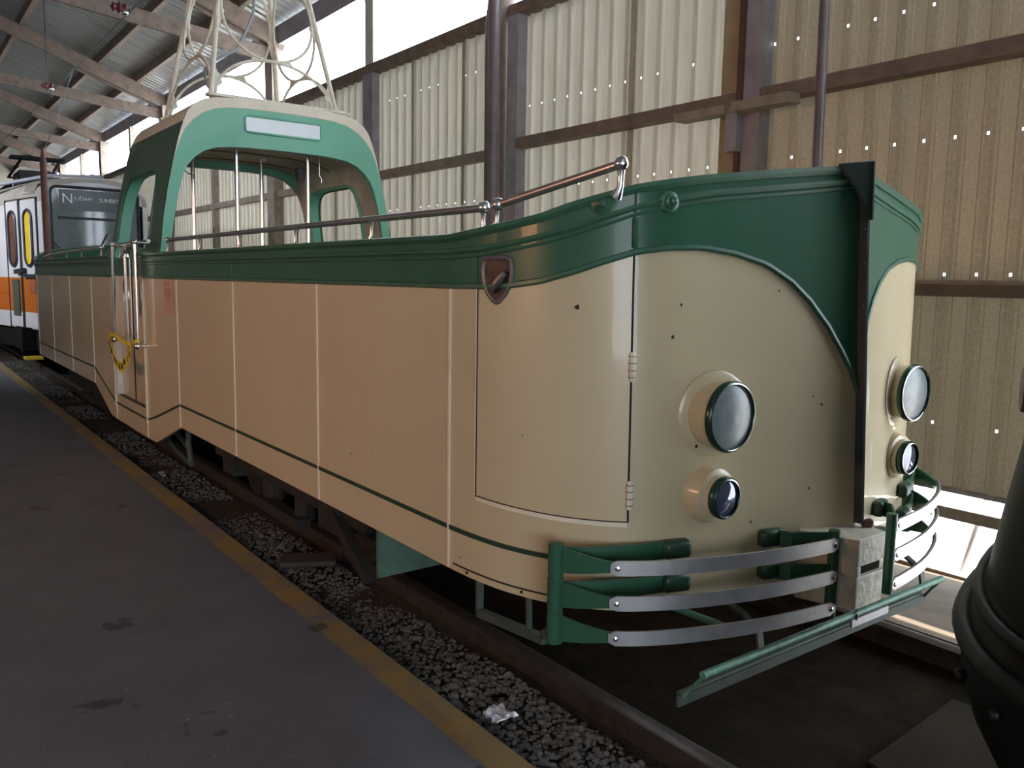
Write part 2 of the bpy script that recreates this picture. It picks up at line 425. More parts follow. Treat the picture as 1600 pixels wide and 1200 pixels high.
# recessed shield shaped handle
def onsurf(u, z, pts, off):
    return [S(u + a, z + b, off) for a, b in pts]
sh = [(-.062, .062), (-.04, .07), (.04, .07), (.062, .062), (.068, .03), (.062, -.01), (.04, -.05), (.012, -.076), (0, -.08), (-.012, -.076), (-.04, -.05), (-.062, -.01), (-.068, .03)]
bz = MB().tube(onsurf(1.42, 1.525, sh, .006), .009, 8, closed=True).build('handle_bezel', mat('bezel_metal', (.26, .25, .25), .4, .7), tram)
MB().add(onsurf(1.42, 1.525, [(a * .93, b * .93) for a, b in sh], .0075), [tuple(range(len(sh)))]).build('handle_recess', mat('recess_brown', (.085, .062, .055), .4, .6, var=.3, scale=25), bz)
MB().tube([S(1.375, 1.545, .014), S(1.395, 1.52, .022), S(1.425, 1.49, .022), S(1.435, 1.478, .016)], [.012, .014, .012, .008], 8).build('handle', mat('handle_metal', (.42, .38, .35), .3, .9), bz)
# bow post and gusset
mb = MB(); pp = [S(0, z, 0) for z in (.665, .9, 1.2, 1.5, 1.78, 1.945)]
rows = []
for a, b in ((0, -.010), (.03, -.008), (.034, 0), (.03, .008), (0, .010)):
    rows.append([Vector((p.x + a, b, p.z)) for p in pp])
mb.grid(rows); mb.build('bow_post', DARKSTEEL, tram, 40)
for z in (.75, .95, 1.15, 1.3, 1.45, 1.6, 1.72):
    q = S(0, z); MB().lathe([(.005, 0), (.003, .004)], (q.x + .022, -.0135, z), (.2, -1, 0), 8).build('post_rivet', DARKSTEEL, tram)
q = S(0, 1.9)
g = [(q.x + .036, .0, 1.958), (q.x - .03, -.11, 1.942), (q.x - .022, -.10, 1.915), (q.x + .004, -.055, 1.86), (q.x + .022, -.03, 1.80), (q.x + .04, -.012, 1.755), (q.x + .043, .0, 1.75)]
mb = MB(); mb.prism(g, (.012, .006, 0)); mb.prism([(a, -b, c) for a, b, c in g], (.012, -.006, 0)); mb.build('bow_gusset', mat('gusset_green', (.03, .055, .045), .45, var=.2), tram, 30, bevel=.004)
# round fittings in the green band
for u, z in ((1.034, 1.762), (.813, 1.776)):
    n = S(u, z, 1) - S(u, z)
    MB().lathe([(.034, 0), (.034, .008), (.022, .014), (.022, .026), (.014, .03), (.012, .045), (0, .05)], S(u, z, .004), n, 20).build('round_fitting', GREENBEAD, tram, 40)
# paint chips
mb = MB()
for u, z, r in ((1.108, 1.438, .010), (.755, 1.451, .006), (.784, 1.345, .006), (.152, 1.10, .006), (.19, 1.13, .004), (.35, 1.5, .004), (.20, .80, .005), (1.3, 1.0, .003), (.6, .95, .002), (2.5, .73, .005), (2.9, .80, .004), (2.3, .78, .004), (1.6, .50, .004), (.45, .70, .005)):
    n = (S(u, z, 1) - S(u, z)); a = n.orthogonal().normalized(); b = n.normalized().cross(a)
    k = [random.uniform(.6, 1.3) for _ in range(8)]
    mb.add([S(u, z, .0042) + (a * math.cos(i * PI / 4) + b * math.sin(i * PI / 4)) * r * k[i] for i in range(8)], [tuple(range(8))])
tag(mb.build('paint_chips', DARKGAP, tram), kind='stuff')

# ---- lamps
for far in (False, True):
    s = 1 if far else -1
    # headlamp
    fl = S(.61, 1.086, 0, far); n = S(.61, 1.086, 1, far) - fl
    y = .588 * s
    base = MB().lathe([(.146, 0), (.146, .006), (.136, .012), (.112, .014)], fl - n * .002, n, 40)
    hb = MB().lathe([(.100, -.10), (.108, -.05), (.113, -.02), (.113, .018)], (-1.757, y, 1.086), (1, 0, 0), 40)
    hl = base.build('headlamp_flange', CREAM, tram, 40)
    hb.build('housing', CREAM, hl, 50)
    MB().lathe([(.113, .008), (.119, .010), (.120, .022), (.116, .030), (.112, .031), (.110, .024)], (-1.755, y, 1.086), (1, 0, 0), 40, cap=False).build('rim', RIM, hl, 50)
    MB().lathe([(.111, 0), (.09, .006), (.05, .011), (0, .013)], (-1.734, y, 1.086), (1, 0, 0), 40).build('lens', LENS, hl, 60)
    MB().lathe([(.1105, 0), (.1135, .002), (.1135, .004), (.1105, .005)], (-1.7265, y, 1.086), (1, 0, 0), 40, cap=False).build('chrome_ring', CHROME, hl, 60)
    for ang in (-55, 215, 130):
        t = math.radians(ang); a = Vector((n.y, -n.x, 0)).normalized()
        MB().lathe([(.007, 0), (.006, .006)], fl + n * .006 + (a * math.cos(t) + Vector((0, 0, 1)) * math.sin(t)) * .128, n, 8).build('flange_screw', DARKGAP, hl)
    # side lamp
    y = .590 * s; f2 = S(.62, .812, 0, far)
    sl = MB().lathe([(.104, 0), (.104, .012), (.094, .045), (.092, .06), (.084, .064), (.074, .066)], (f2.x - .03, y, .812), (1, 0, 0), 40).build('side_lamp_housing', CREAM, tram, 40)
    MB().lathe([(.076, 0), (.076, .022), (.070, .022)], (f2.x + .03, y, .812), (1, 0, 0), 40).build('collar', CREAM, sl, 40)
    MB().lathe([(.070, 0), (.072, .01), (.072, .026), (.066, .032), (.062, .028)], (f2.x + .046, y, .812), (1, 0, 0), 40, cap=False).build('rim', RIM, sl, 50)
    MB().lathe([(.063, 0), (.04, .006), (0, .009)], (f2.x + .068, y, .812), (1, 0, 0), 40).build('lens', LENSDARK, sl, 60)
    MB().lathe([(.062, 0), (.0655, .002), (.0655, .004), (.062, .005)], (f2.x + .074, y, .812), (1, 0, 0), 40, cap=False).build('chrome_ring', CHROME, sl, 60)

# ---- bumpers: a three-bar one each side of the coupler
BP = [(-1.995, 1.105), (-1.90, 1.065), (-1.82, 1.0), (-1.755, .90), (-1.70, .78), (-1.645, .62), (-1.605, .46), (-1.58, .30), (-1.568, .19)]
for s in (-1, 1):
    P = [Vector((a, b * s)) for a, b in BP]
    bp = MB()
    bp.tube([(P[0].x, P[0].y, .365), (P[0].x, P[0].y, .672), (P[0].x, P[0].y, .680), (P[0].x, P[0].y, .684)], [.024, .024, .022, .012], 16)
    for z in (.40, .515, .63): bp.tube([(P[0].x, P[0].y, z - .052), (P[0].x, P[0].y, z + .052)], .0265, 16)
    root = bp.build('bumper_post', GREEN, tram, 40)
    MB().tube([(P[-1].x - .01, P[-1].y, .365), (P[-1].x - .01, P[-1].y, .675)], .020, 14).build('bumper_post_inner', GREEN, root, 40)
    C2 = catmull([tuple(p) for p in P], 5); n = len(C2)
    for z in (.40, .515, .63):
        rows = [[], [], [], []]; st = [[], [], [], []]
        for i, p in enumerate(C2):
            t = C2[min(i + 1, n - 1)] - C2[max(i - 1, 0)]; nn = Vector((-t.y, t.x)); nn.normalize()
            if nn.x < 0: nn = -nn
            f = i / (n - 1); h = lerp(.047, .018, min(1, f / .22)) if f < .3 else .018
            zz = z
            a, b = p - nn * .006, p + nn * .004
            for k, (q, dz) in enumerate(((a, -h), (b, -h), (b, h), (a, h))): rows[k].append((q.x, q.y, zz + dz))
            if f > .20:
                e = 1 if .23 < f < .985 else .55
                a, b = p + nn * .003, p + nn * .011
                for k, (q, dz) in enumerate(((a, -.024 * e), (b, -.024 * e), (b, .024 * e), (a, .024 * e))): st[k].append((q.x, q.y, zz + dz))
        mb = MB(); mb.grid(rows + [rows[0]]); mb.build('spring_bar', GREEN, root, 30)
        mb = MB(); mb.grid(st + [st[0]])
        for kk in (0, -1): mb.add([r[kk] for r in st], [(0, 1, 2, 3)])
        sb = mb.build('steel_strip', STEEL, root, 30)
        for i in (int(n * .245), n - 2):
            p = C2[i]; t = C2[min(i + 1, n - 1)] - C2[i - 1]; nn = Vector((-t.y, t.x)); nn.normalize()
            if nn.x < 0: nn = -nn
            q = p + nn * .010
            MB().lathe([(.010, 0), (.008, .005), (0, .007)], (q.x, q.y, z), (nn.x, nn.y, 0), 12).build('bolt', CHROME, root)
    # leaf springs back to clamps on the body
    for z in (.515, .63):
        for u0, ends in ((.76, [P[0], Vector((-1.93, 1.02 * s)), Vector((-1.865, .88 * s))]), (.37, [P[-1], Vector((-1.615, .26 * s)), Vector((-1.66, .33 * s))])):
            q = S(u0, z + .012, .012, s > 0); far_ = s > 0
            pth = [Vector((e.x, e.y, z + .012)) for e in ends] + [q]
            lb_ = MB()
            for i, p in enumerate(pth): pass
            hh = .03
            rows = [[(p.x, p.y, p.z - hh) for p in pth], [(p.x + .008, p.y, p.z - hh) for p in pth], [(p.x + .008, p.y, p.z + hh) for p in pth], [(p.x, p.y, p.z + hh) for p in pth]]
            lb_.grid(rows + [rows[0]])
            lv = lb_.build('leaf_spring', GREEN, root, 30)
            d1 = S(u0 - .05, z + .012, .02, far_); d2 = S(u0 + .05, z + .012, .02, far_)
            MB().bar(d1, d2, .045, .062).build('spring_clamp', STRIPE, root, bevel=.014)
# ---- coupler pocket
cp = MB(); x0, x1, ya, yb = -1.70, -1.505, -.165, .03
xx = [(x0, ya - .06), (-1.54, ya - .006), (-1.515, ya + .004), (-1.507, ya + .012), (x1, ya + .022), (x1, yb - .015), (-1.512, yb - .004), (-1.53, yb), (x0, yb + .02)]
cp.prism([(a, b, .40) for a, b in xx], (0, 0, .115)); cp.prism([(a, b, .553) for a, b in xx], (0, 0, .099))
cp.prism([(a, b, .515) for a, b in xx[:5] + [(x1, ya + .034), (-1.545, ya + .036), (x0, ya + .036)]], (0, 0, .038), 0)
cp.prism([(a, b, .514) for a, b in ((-1.69, ya + .035), (-1.522, ya + .034), (-1.522, yb - .008), (-1.69, yb))], (0, 0, .040), 1)  # dark block fills the slot, its colour standing in for inner shade
cpo = cp.build('coupler_pocket', [COUP, UNDER], tram, 30, bevel=.003)
MB().tube([(S(0, .66).x + .03, .0, .655), (S(0, .66).x + .035, .012, .675), (S(0, .66).x + .05, .02, .668)], .008, 8).build('coupler_lug', RUSTPOLE, cpo)
MB().lathe([(.016, -.006), (.020, 0), (.016, .006)], (S(0, .66).x + .045, .015, .668), (1, -.5, 0), 16).build('coupler_lug', RUSTPOLE, cpo, 40)
# ---- lifeguard bars
lg = MB().tube([(-1.649, -.775, .278), (-1.649, .775, .278)], .0135, 12).build('lifeguard_bar', GREENPIPE, tram, 50)
lb = MB(); lb.bar((-1.725, -.80, .165), (-1.725, .79, .165), .012, .036, up=(0, .0, 1)); lb.tube([(-1.735, -.785, .182), (-1.735, .785, .182)], .011, 10)
lb.build('lifeguard_slat', GREYGREEN, lg, 40)
for y in (-.77, .77): MB().tube([(-1.649, y, .272), (-1.69, y * 1.01, .22), (-1.728, y * 1.02, .165)], .006, 6).build('lifeguard_end', GREENPIPE, lg)
for y in (-.47, .62): MB().bar((-1.80, y, .40), (-1.735, y, .385), .03, .012).bar((-1.737, y, .388), (-1.662, y, .34), .03, .010).bar((-1.665, y, .345), (-1.652, y, .275), .03, .010).build('lifeguard_bracket', GREYGREEN, lg)
MB().tube([(-1.88, -.62, .44), (-1.74, -.12, .40)], .012, 8).tube([(-1.9, -.7, .42), (-1.66, -.65, .405)], .012, 8).build('brake_pipe', GREENPIPE, lg)
ch = MB()
for i in range(7): 
    ch.tube([Vector((-1.632 - .004 * (i % 2), .085, .395 - i * .02)) + Vector((math.cos(t) * .005 * (i % 2), math.sin(t) * .005 * ((i + 1) % 2), math.sin(t + PI / 2) * .013)) for t in [k * PI / 4 for k in range(8)]], .0022, 5, closed=True)
ch.build('lifeguard_chain', DARKSTEEL, lg)
MB().bar((-1.66, .10, .235), (-1.66, .36, .235), .01, .03).build('lifeguard_plate', STEEL, lg)
# ---- step iron near the bow
st = MB()
st.bar((-2.53, -1.03, .43), (-2.53, -1.03, .245), .03, .012, up=(1, 0, 0)); st.bar((-2.53, -1.03, .25), (-2.13, -1.03, .285), .03, .03); st.bar((-2.24, -1.02, .40), (-2.22, -1.03, .28), .02, .012, up=(1, 0, 0))
st.bar((-2.14, -1.03, .30), (-2.10, -1.03, .33), .03, .03)
st.build('step_iron', GREYGREEN, tram)
# ---- tray gate under the body
MB().prism([(-3.2, -1.12, .207), (-3.2, -1.12, .50), (-3.2, 1.12, .50), (-3.2, 1.12, .207)], (.02, 0, 0)).build('life_tray_gate', TRAYGREEN, tram)
gg = MB()
gg.tube([(-6.6, -.95, .48), (-6.52, -.98, .25), (-6.46, -.98, .10)], .022, 8); gg.tube([(-7.3, -.95, .19), (-6.9, -.97, .12), (-6.46, -.98, .085)], .02, 8); gg.tube([(-7.0, -.95, .26), (-6.55, -.97, .20)], .022, 8)
gg.tube([(-8.4, -.95, .19), (-7.3, -.95, .19)], .02, 8)
gg.build('gear_rod', GREYGREEN, tram, 50)
# ---- underframe and bogies
MB().span((-12.4, -.85, .40), (-2.7, .85, .62)).span((-8.6, -.8, .22), (-6.7, .8, .42)).build('underframe', UNDER, tram)
MB().span((-12.6, -1.03, .62), (-2.6, 1.03, .66)).build('floor_deck', FLOORDECK, tram)
for cx in (-4.75, 2 * CX + 4.75):
    bg = MB()
    for s in (-1, 1):
        bg.span((cx - 1.15, s * .93 - .04, .27), (cx + 1.15, s * .93 + .04, .37))
        for dx in (-.78, .78):
            bg.span((cx + dx - .12, s * .93 - .07, .2), (cx + dx + .12, s * .93 + .07, .40))
        for dx in (-.25, .25): bg.tube([(cx + dx, s * .9, .12), (cx + dx, s * .9, .34)], .06, 10)
        bg.bar((cx - .35, s * .95, .12), (cx + .35, s * .95, .12), .08, .06)
        bg.bar((cx + .85, s * .99, .30), (cx + 1.25, s * 1.0, .08), .05, .06)
    bg.span((cx - .2, -.9, .25), (cx + .2, .9, .40))
    b = bg.build('bogie_frame', BOGIE, tram)
    for dx in (-.78, .78):
        w = MB()
        for s in (-1, 1):
            w.lathe([(.05, -.04), (.30, -.04), (.335, -.045), (.335, -.06), (.305, -.06), (.302, .05), (.26, .055), (.24, .03), (.08, .03), (.07, .08), (0, .085)], (cx + dx, s * .745, .302), (0, s, 0), 28)
        w.tube([(cx + dx, -.7, .302), (cx + dx, .7, .302)], .05, 10)
        w.build('wheelset', BOGIE, b, 40)
# ---- entrance doors in the side recess
for s in (-1, 1):
    d = MB()
    y = s * 1.075
    d.span((-8.13, y - .02, .40), (-7.07, y + .02, 1.50))
    e = d.build('entrance_door', CREAM, tram)
    MB().span((-8.13, y - .022, 1.50), (-7.07, y + .022, 1.655)).build('door_green_top', GREEN, e)
    MB().span((-7.62, y - .026, .40), (-7.60, y + .026, 1.655)).build('door_fold_gap', DARKGAP, e)
    for x in (-7.83, -7.37):
        MB().add([(x + .085 * math.cos(t * PI / 12), y + s * .023, 1.33 + .16 * math.sin(t * PI / 12)) for t in range(24)], [tuple(range(24))]).build('oval_window', mat('oval_glass', (.10, .08, .085), .1, spec=.8), e)
        MB().tube([(x + .085 * math.cos(t * PI / 12), y + s * .023, 1.33 + .16 * math.sin(t * PI / 12)) for t in range(24)], .007, 6, closed=True).build('oval_frame', BRASS, e)
    MB().tube([(-7.74, s * 1.115, .92), (-7.74, s * 1.115, 1.655)], .014, 10).build('door_handle', CHROME, e)
    MB().span((-8.13, s * 1.03, .395), (-7.07, s * 1.138, .442)).build('door_step', mat('step_dark', (.05, .055, .05), .6), e)
    MB().span((-8.13, s * 1.06, .44), (-8.10, s * 1.138, .95)).build('door_jamb', WHITEPAINT, e)
    MB().span((-8.13, s * 1.06, .95), (-8.10, s * 1.138, 1.5)).build('door_jamb', CREAM, e)
    MB().span((-7.10, s * 1.06, .44), (-7.07, s * 1.138, 1.5)).build('door_jamb', CREAM, e)
    MB().span((-8.13, s * 1.06, 1.5), (-8.10, s * 1.138, 1.66)).build('door_jamb', GREEN, e)
    MB().span((-7.10, s * 1.06, 1.5), (-7.07, s * 1.138, 1.66)).build('door_jamb', GREEN, e)
    MB().tube([(-7.74, s * 1.10, 1.66), (-7.74, s * 1.10, 1.70), (-7.70, s * 1.10, 1.73)], .03, 10).build('door_cap', CHROME, e, 50)
# ---- chrome grab poles beside the door
for s in (-1, 1):
    for x, x2 in ((-7.78, -7.86), (-7.0, -7.02)):
        yy = s * 1.20
        g = MB().tube([(x, yy, 1.765), (x2, yy, .97)], .015, 12).build('grab_pole', CHROME, tram, 50)
        MB().ball((x2, yy, .955), .03).build('pole_foot', CHROME, g, 60)
        MB().tube([(x2, yy, .955), (x2, s * 1.12, .955)], .014, 8).tube([(x, yy, 1.76), (x, s * 1.10, 1.76)], .014, 8).ball((x, yy, 1.765), .022).build('pole_bracket', CHROME, g, 50)
# ---- handrails along the rim
def handrail(pts, posts, ends, r=.0145, far=False):
    s = -1 if far else 1
    P = [Vector((a, b * s, c)) for a, b, c in pts]
    h = MB().tube(P, r, 12).build('handrail', BRASS, tram, 50)
    for (a, b, c), z0 in posts:
        MB().tube([(a, b * s, c - .002), (a, b * s, c - .03), (a - .002, b * s, z0 + .02), (a - .012, b * s, z0), (a - .018, b * s, z0 - .008)], [.018, .011, .011, .017, .02], 10).build('rail_post', CHROME, h, 50)
    for e in ends: MB().ball((e[0], e[1] * s, e[2]), .024).build('rail_ball', CHROME, h, 60)
for far in (False, True):
    px = [-6.437, -5.674, -4.914, -4.085, -3.263, -2.431]
    handrail([(-6.44, -1.1, 1.769), (-2.431, -1.1, 1.769)], [((x, -1.1, 1.769), 1.685) for x in px], [(-6.437, -1.1, 1.769), (-2.431, -1.1, 1.769)], far=far)
    a, b = (-2.355, -1.095, 1.775), (-1.86, -1.0, 1.872)
    if not far: handrail([a, b], [(a, 1.70), (b, 1.785)], [a, b], far=far)
    q = [2 * CX - x for x in px]
    handrail([(-8.75, -1.1, 1.762), (-10.4, -1.1, 1.755), (-11.6, -1.1, 1.74), (-12.5, -1.06, 1.715)], [((x, -1.1, z), 1.68) for x, z in ((-8.75, 1.762), (-9.7, 1.758), (-10.6, 1.752), (-11.6, 1.74))] + [((-12.45, -1.06, 1.715), 1.66)], [(-8.75, -1.1, 1.762), (-12.5, -1.06, 1.715)], far=far)
    handrail([(-8.25, -1.1, 1.768), (-7.0, -1.1, 1.775)], [((-7.95, -1.1, 1.77), 1.67), ((-7.4, -1.1, 1.77), 1.67)], [], far=far)
# ---- pink notice on the side
pn = MB().span((-6.42, -1.1485, 1.235), (-6.21, -1.1445, 1.485)).build('pink_notice', PINK, tram)
tx = MB()
for i in range(11):
    z = 1.468 - i * .0125 - (.01 if i > 2 else 0); w = random.uniform(.10, .17)
    if i > 8: w = .06
    tx.span((-6.315 - w / 2, -1.1495, z - .003), (-6.315 + w / 2, -1.1485, z + .003))
tx.build('printed_lines', PINKTXT, pn)

# ================================================================== CANOPY over the middle
FX, RX = -6.965, -8.62
W = [(1.655, 1.14), (1.70, 1.06), (1.75, 1.022), (2.01, .988), (2.21, .952), (2.41, .907), (2.59, .862), (2.72, .82), (2.80, .785), (2.86, .735), (2.905, .66), (2.93, .56)]
def can_half(n=0): return [(y, z) for z, y in W]
outer = [(-y, z) for z, y in W] + [(-.4, 2.945), (-.2, 2.953), (0, 2.956)]
outer = outer + [(-y, z) for y, z in outer[-2::-1]]
Wi = [(1.655, .965), (1.70, .955), (1.75, .945), (2.01, .905), (2.17, .872), (2.30, .838), (2.38, .80), (2.45, .74), (2.505, .665), (2.54, .57), (2.556, .45), (2.562, .36)]
inner = [(-y, z) for z, y in Wi] + [(-.25, 2.565), (-.12, 2.567), (0, 2.568)]
inner = inner + [(-y, z) for y, z in inner[-2::-1]]
Wm = [(1.655, 1.139), (1.70, 1.059), (1.75, 1.021), (2.01, .987), (2.21, .951), (2.41, .904), (2.56, .855), (2.66, .81), (2.735, .75), (2.80, .67), (2.845, .57), (2.868, .45)]
mid = [(-y, z) for z, y in Wm] + [(-.3, 2.876), (-.15, 2.88), (0, 2.88)]
mid = mid + [(-y, z) for y, z in mid[-2::-1]]
can = MB()
for x, d in ((FX, 1), (RX, -1)):
    can.grid([[(x + d * .012, y, z) for y, z in mid], [(x + d * .012, y, z) for y, z in inner]])
    can.grid([[(x + d * .012, y, z) for y, z in inner], [(x - d * .05, y, z) for y, z in inner]], 0 if d > 0 else 1)
canopy = can.build('canopy', [CANGREEN, LINING], tram, 40)
rf = MB(); top = [(y, z) for y, z in outer if z >= 2.72]
for x, d in ((FX, 1), (RX, -1)):
    rf.grid([[(x + d * .010, y, z) for y, z in outer], [(x + d * .010, y, z) for y, z in mid]])
n = 14
rf.grid([[(lerp(FX + .008, RX - .008, i / n), y, z) for y, z in top] for i in range(n + 1)])
rf.build('canopy_roof', CREAMROOF, canopy, 40)
# corner beads
for x in (FX + .012, RX - .012):
    MB().tube([(x, y, z) for y, z in mid if z > 2.62], .0035, 6).build('canopy_edge', CREAMLINE, canopy)
# sides with the arched opening
def wy(z): return interp(z, W)
def sidepath(inset):
    return None
so = [(FX, 1.655), (FX, 1.72), (FX, 1.80), (FX, 2.0), (FX, 2.2), (FX, 2.4), (FX, 2.55), (FX, 2.66), (FX, 2.72)]
so += [(lerp(FX, RX, i / 10), 2.72) for i in range(1, 10)]
so += [(RX, z) for z in (2.72, 2.66, 2.55, 2.4, 2.2, 2.0, 1.80, 1.72, 1.655)]
# flare at the foot
so[0] = (FX + .42, 1.655); so[1] = (FX + .16, 1.70); so[2] = (FX + .04, 1.80)
so[-1] = (RX - .42, 1.655); so[-2] = (RX - .16, 1.70); so[-3] = (RX - .04, 1.80)
wl, wr, wt = -7.38, -8.36, 2.36
si = [(-7.30, 1.655), (-7.295, 1.72), (-7.29, 1.85), (-7.29, 2.0), (-7.29, 2.13), (-7.30, 2.23), (-7.33, 2.31), (-7.38, 2.355), (-7.45, 2.38)]
si += [(lerp(-7.45, -8.12, i / 10), 2.385) for i in range(1, 10)]
si += [(-8.22, 2.37), (-8.31, 2.33), (-8.38, 2.26), (-8.42, 2.17), (-8.44, 2.06), (-8.45, 1.95), (-8.45, 1.85), (-8.45, 1.72), (-8.45, 1.655)]
assert len(so) == len(si), (len(so), len(si))
for s in (-1, 1):
    sd = MB()
    ro = [(x, s * (wy(z) + .004), z) for x, z in so]; ri = [(x, s * (wy(z) + .004), z) for x, z in si]
    rmid = [[(lerp(a[0], b[0], t), s * (wy(lerp(a[1], b[1], t)) + .004), lerp(a[1], b[1], t)) for a, b in zip(so, si)] for t in (0, .33, .66, 1)]
    sd.grid(rmid)
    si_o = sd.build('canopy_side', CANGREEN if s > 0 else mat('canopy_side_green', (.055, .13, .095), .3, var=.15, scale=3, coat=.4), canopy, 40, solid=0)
    rv = MB(); rv.grid([ri, [(x, s * (wy(z) - .10), z) for x, z in si]]); rv.build('window_reveal', CANGREEN, canopy, 40)
    MB().tube([(x, s * (wy(z) + .006), z) for x, z in si], .012, 8).build('window_bead', GREENBEAD, canopy, 50)
    if s > 0: MB().tube([(x, s * (wy(z) - .10), z) for x, z in si], .016, 8).build('window_trim', CANGREEN, canopy, 50)
    # inner lining of the side
    li = MB()
    li.grid([[(lerp(a[0], b[0], t), s * (wy(lerp(a[1], b[1], t)) - .09), lerp(a[1], b[1], t)) for a, b in zip(so[2:-2], si[2:-2])] for t in (.02, .5, 1)])
    li.build('side_lining', LINING, canopy, 40)
    # shallow panel frame above the opening
    if s < 0:
        fr = [(-7.10, 2.42), (-7.12, 2.66), (-7.7, 2.665), (-8.3, 2.66), (-8.42, 2.60), (-8.42, 2.44)]
        MB().tube([(x, s * (wy(z) + .004), z) for x, z in fr], .009, 6).build('side_panel_bead', bpy.data.materials['canopy_side_green'], canopy, 50)
# ceiling
cl = MB(); ci = [(-.86, 2.42), (-.83, 2.50), (-.76, 2.57), (-.62, 2.615), (-.4, 2.635), (0, 2.645), (.4, 2.635), (.62, 2.615), (.76, 2.57), (.83, 2.50), (.86, 2.42)]
cl.grid([[(x, y, z) for y, z in ci] for x in (FX - .03, -7.3, -7.8, -8.3, RX + .03)])
ceil = cl.build('canopy_ceiling', LINING, canopy, 60)
for x in (-7.25, -7.8, -8.35):
    MB().tube([(x, y, z - .004) for y, z in ci], .008, 6).build('ceiling_batten', mat('batten_brown', (.18, .12, .07), .6), ceil)
MB().lathe([(.06, 0), (.07, .02), (.05, .08), (.04, .12)], (-7.85, .52, 2.56), (0, 0, -1), 4).build('ceiling_light', mat('lamp_bracket', (.12, .11, .10), .5), ceil, 20)
MB().lathe([(.035, 0), (.035, .02), (.01, .03)], (-7.2, .42, 2.62), (0, 0, -1), 16).tube([(-7.2, .42, 2.6), (-7.2, .42, 2.42), (-7.2, .44, 2.40), (-7.2, .44, 2.36)], .005, 6).build('bell_cord', BRASS, ceil)
MB().tube([(-7.2, -.75, 2.55), (-7.2, -.75, 2.36), (-7.2, -.72, 2.34), (-7.2, -.68, 2.34), (-7.2, -.68, 2.30)], .006, 6).build('bell_cord', DARKSTEEL, ceil)
# destination box in the front
ds = [(-.305, 2.69), (-.33, 2.70), (-.335, 2.80), (-.31, 2.82), (.305, 2.822), (.33, 2.81), (.328, 2.70), (.30, 2.688)]
db = MB().tube([(FX + .016, y, z) for y, z in ds], .010, 8, closed=True).build('destination_frame', CANGREEN, canopy, 50)
MB().add([(FX + .016, y, z) for y, z in ds], [tuple(range(len(ds)))]).build('destination_glass', WHITEGLASS, db)
# roof edge plank under the tower
MB().bar((-7.06, -.60, 2.968), (-7.06, .60, 2.968), .09, .022).bar((-8.50, -.60, 2.968), (-8.50, .60, 2.968), .09, .022).build('roof_plank', TOWERP, canopy)
# stanchions
for x, y, zz in ((-7.25, -.31, 2.61), (-7.2, .31, 2.60), (-8.12, -.42, 2.62), (-8.12, .23, 2.63)):
    sp = MB().tube([(x, y, .66), (x, y, zz)], .019, 12).build('stanchion', CHROME, tram, 50)
    MB().bar((x - .06, y, zz), (x + .06, y, zz), .06, .018).build('stanchion_plate', WHITEPAINT, sp, bevel=.006)

# ---- trolley tower
TW = MB(); feet = {}
ZT0, ZT1 = 2.96, 5.0
def leg(sx, sy, z):
    t = (z - 2.98) / .886
    if sx > 0: x = -7.116 - .194 * t
    else: x = -8.46 + .24 * t
    return Vector((x, sy * (.549 - .144 * t), z))
tower = MB().tube([leg(1, -1, ZT0), leg(1, -1, 4.0), leg(1, -1, ZT1)], .021, 10).build('trolley_tower', TOWERP, tram, 50)
for sx, sy in ((1, 1), (-1, -1), (-1, 1)):
    MB().tube([leg(sx, sy, ZT0), leg(sx, sy, 4.0), leg(sx, sy, ZT1)], .021, 10).build('tower_leg', TOWERP, tower, 50)
def face(c0, c1, z0, zA, zB, name):
    """lower arch and upper ellipse between two legs"""
    def P(t, z):
        a = leg(*c0, z); b = leg(*c1, z); return a.lerp(b, t)
    ar = [P(.5 - .47 * math.cos(PI * i / 24), lerp(z0, zA, math.sin(PI * i / 24) ** .85)) for i in range(25)]
    el = [P(.5 + .47 * math.cos(2 * PI * i / 40), (zA + zB) / 2 + (zB - zA) / 2 * math.sin(2 * PI * i / 40)) for i in range(40)]
    MB().tube(ar, .012, 8).build('tower_arch', TOWERP, tower, 60)
    MB().tube(el, .012, 8, closed=True).build('tower_ring', TOWERP, tower, 60)
    zc = (zA + zB) / 2
    def gus(pts): MB().add(pts, [tuple(range(len(pts)))]).build('tower_gusset', TOWERP, tower, 0, solid=.008)
    for t0, sgn in ((.02, 1), (.98, -1)):
        for k in (-1, 1): gus([P(t0 - .01 * sgn, zc + k * .02), P(t0 + .05 * sgn, zc + k * .10), P(t0 - .01 * sgn, zc + k * .28)])
        gus([P(t0, z0 + .05), P(t0 + .06 * sgn, z0 + .10), P(t0, z0 + .22)])
    for k in (-1, 1): gus([P(.5, zA), P(.5 + k * .16, zA + .03), P(.5 + k * .20, zA - .03), P(.5, zA - .010)])
for c0, c1, zA in (((1, -1), (1, 1), 3.34), ((-1, -1), (-1, 1), 3.42), ((1, -1), (-1, -1), 3.40), ((1, 1), (-1, 1), 3.36)):
    face(c0, c1, 2.985, zA, zA + .92, 'x')
# cable up the tower
MB().tube([(-7.16, -.50, 2.97), (-7.25, -.55, 3.10), (-7.32, -.53, 3.22), (-7.34, -.42, 3.32), (-7.45, -.22, 3.45), (-7.50, -.12, 3.62), (-7.5, -.05, 3.78), (-7.5, -.03, 3.95), (-7.6, 0, 4.2), (-7.7, 0, 4.8)], .012, 8).build('tower_cable', CABLE, tower, 60)

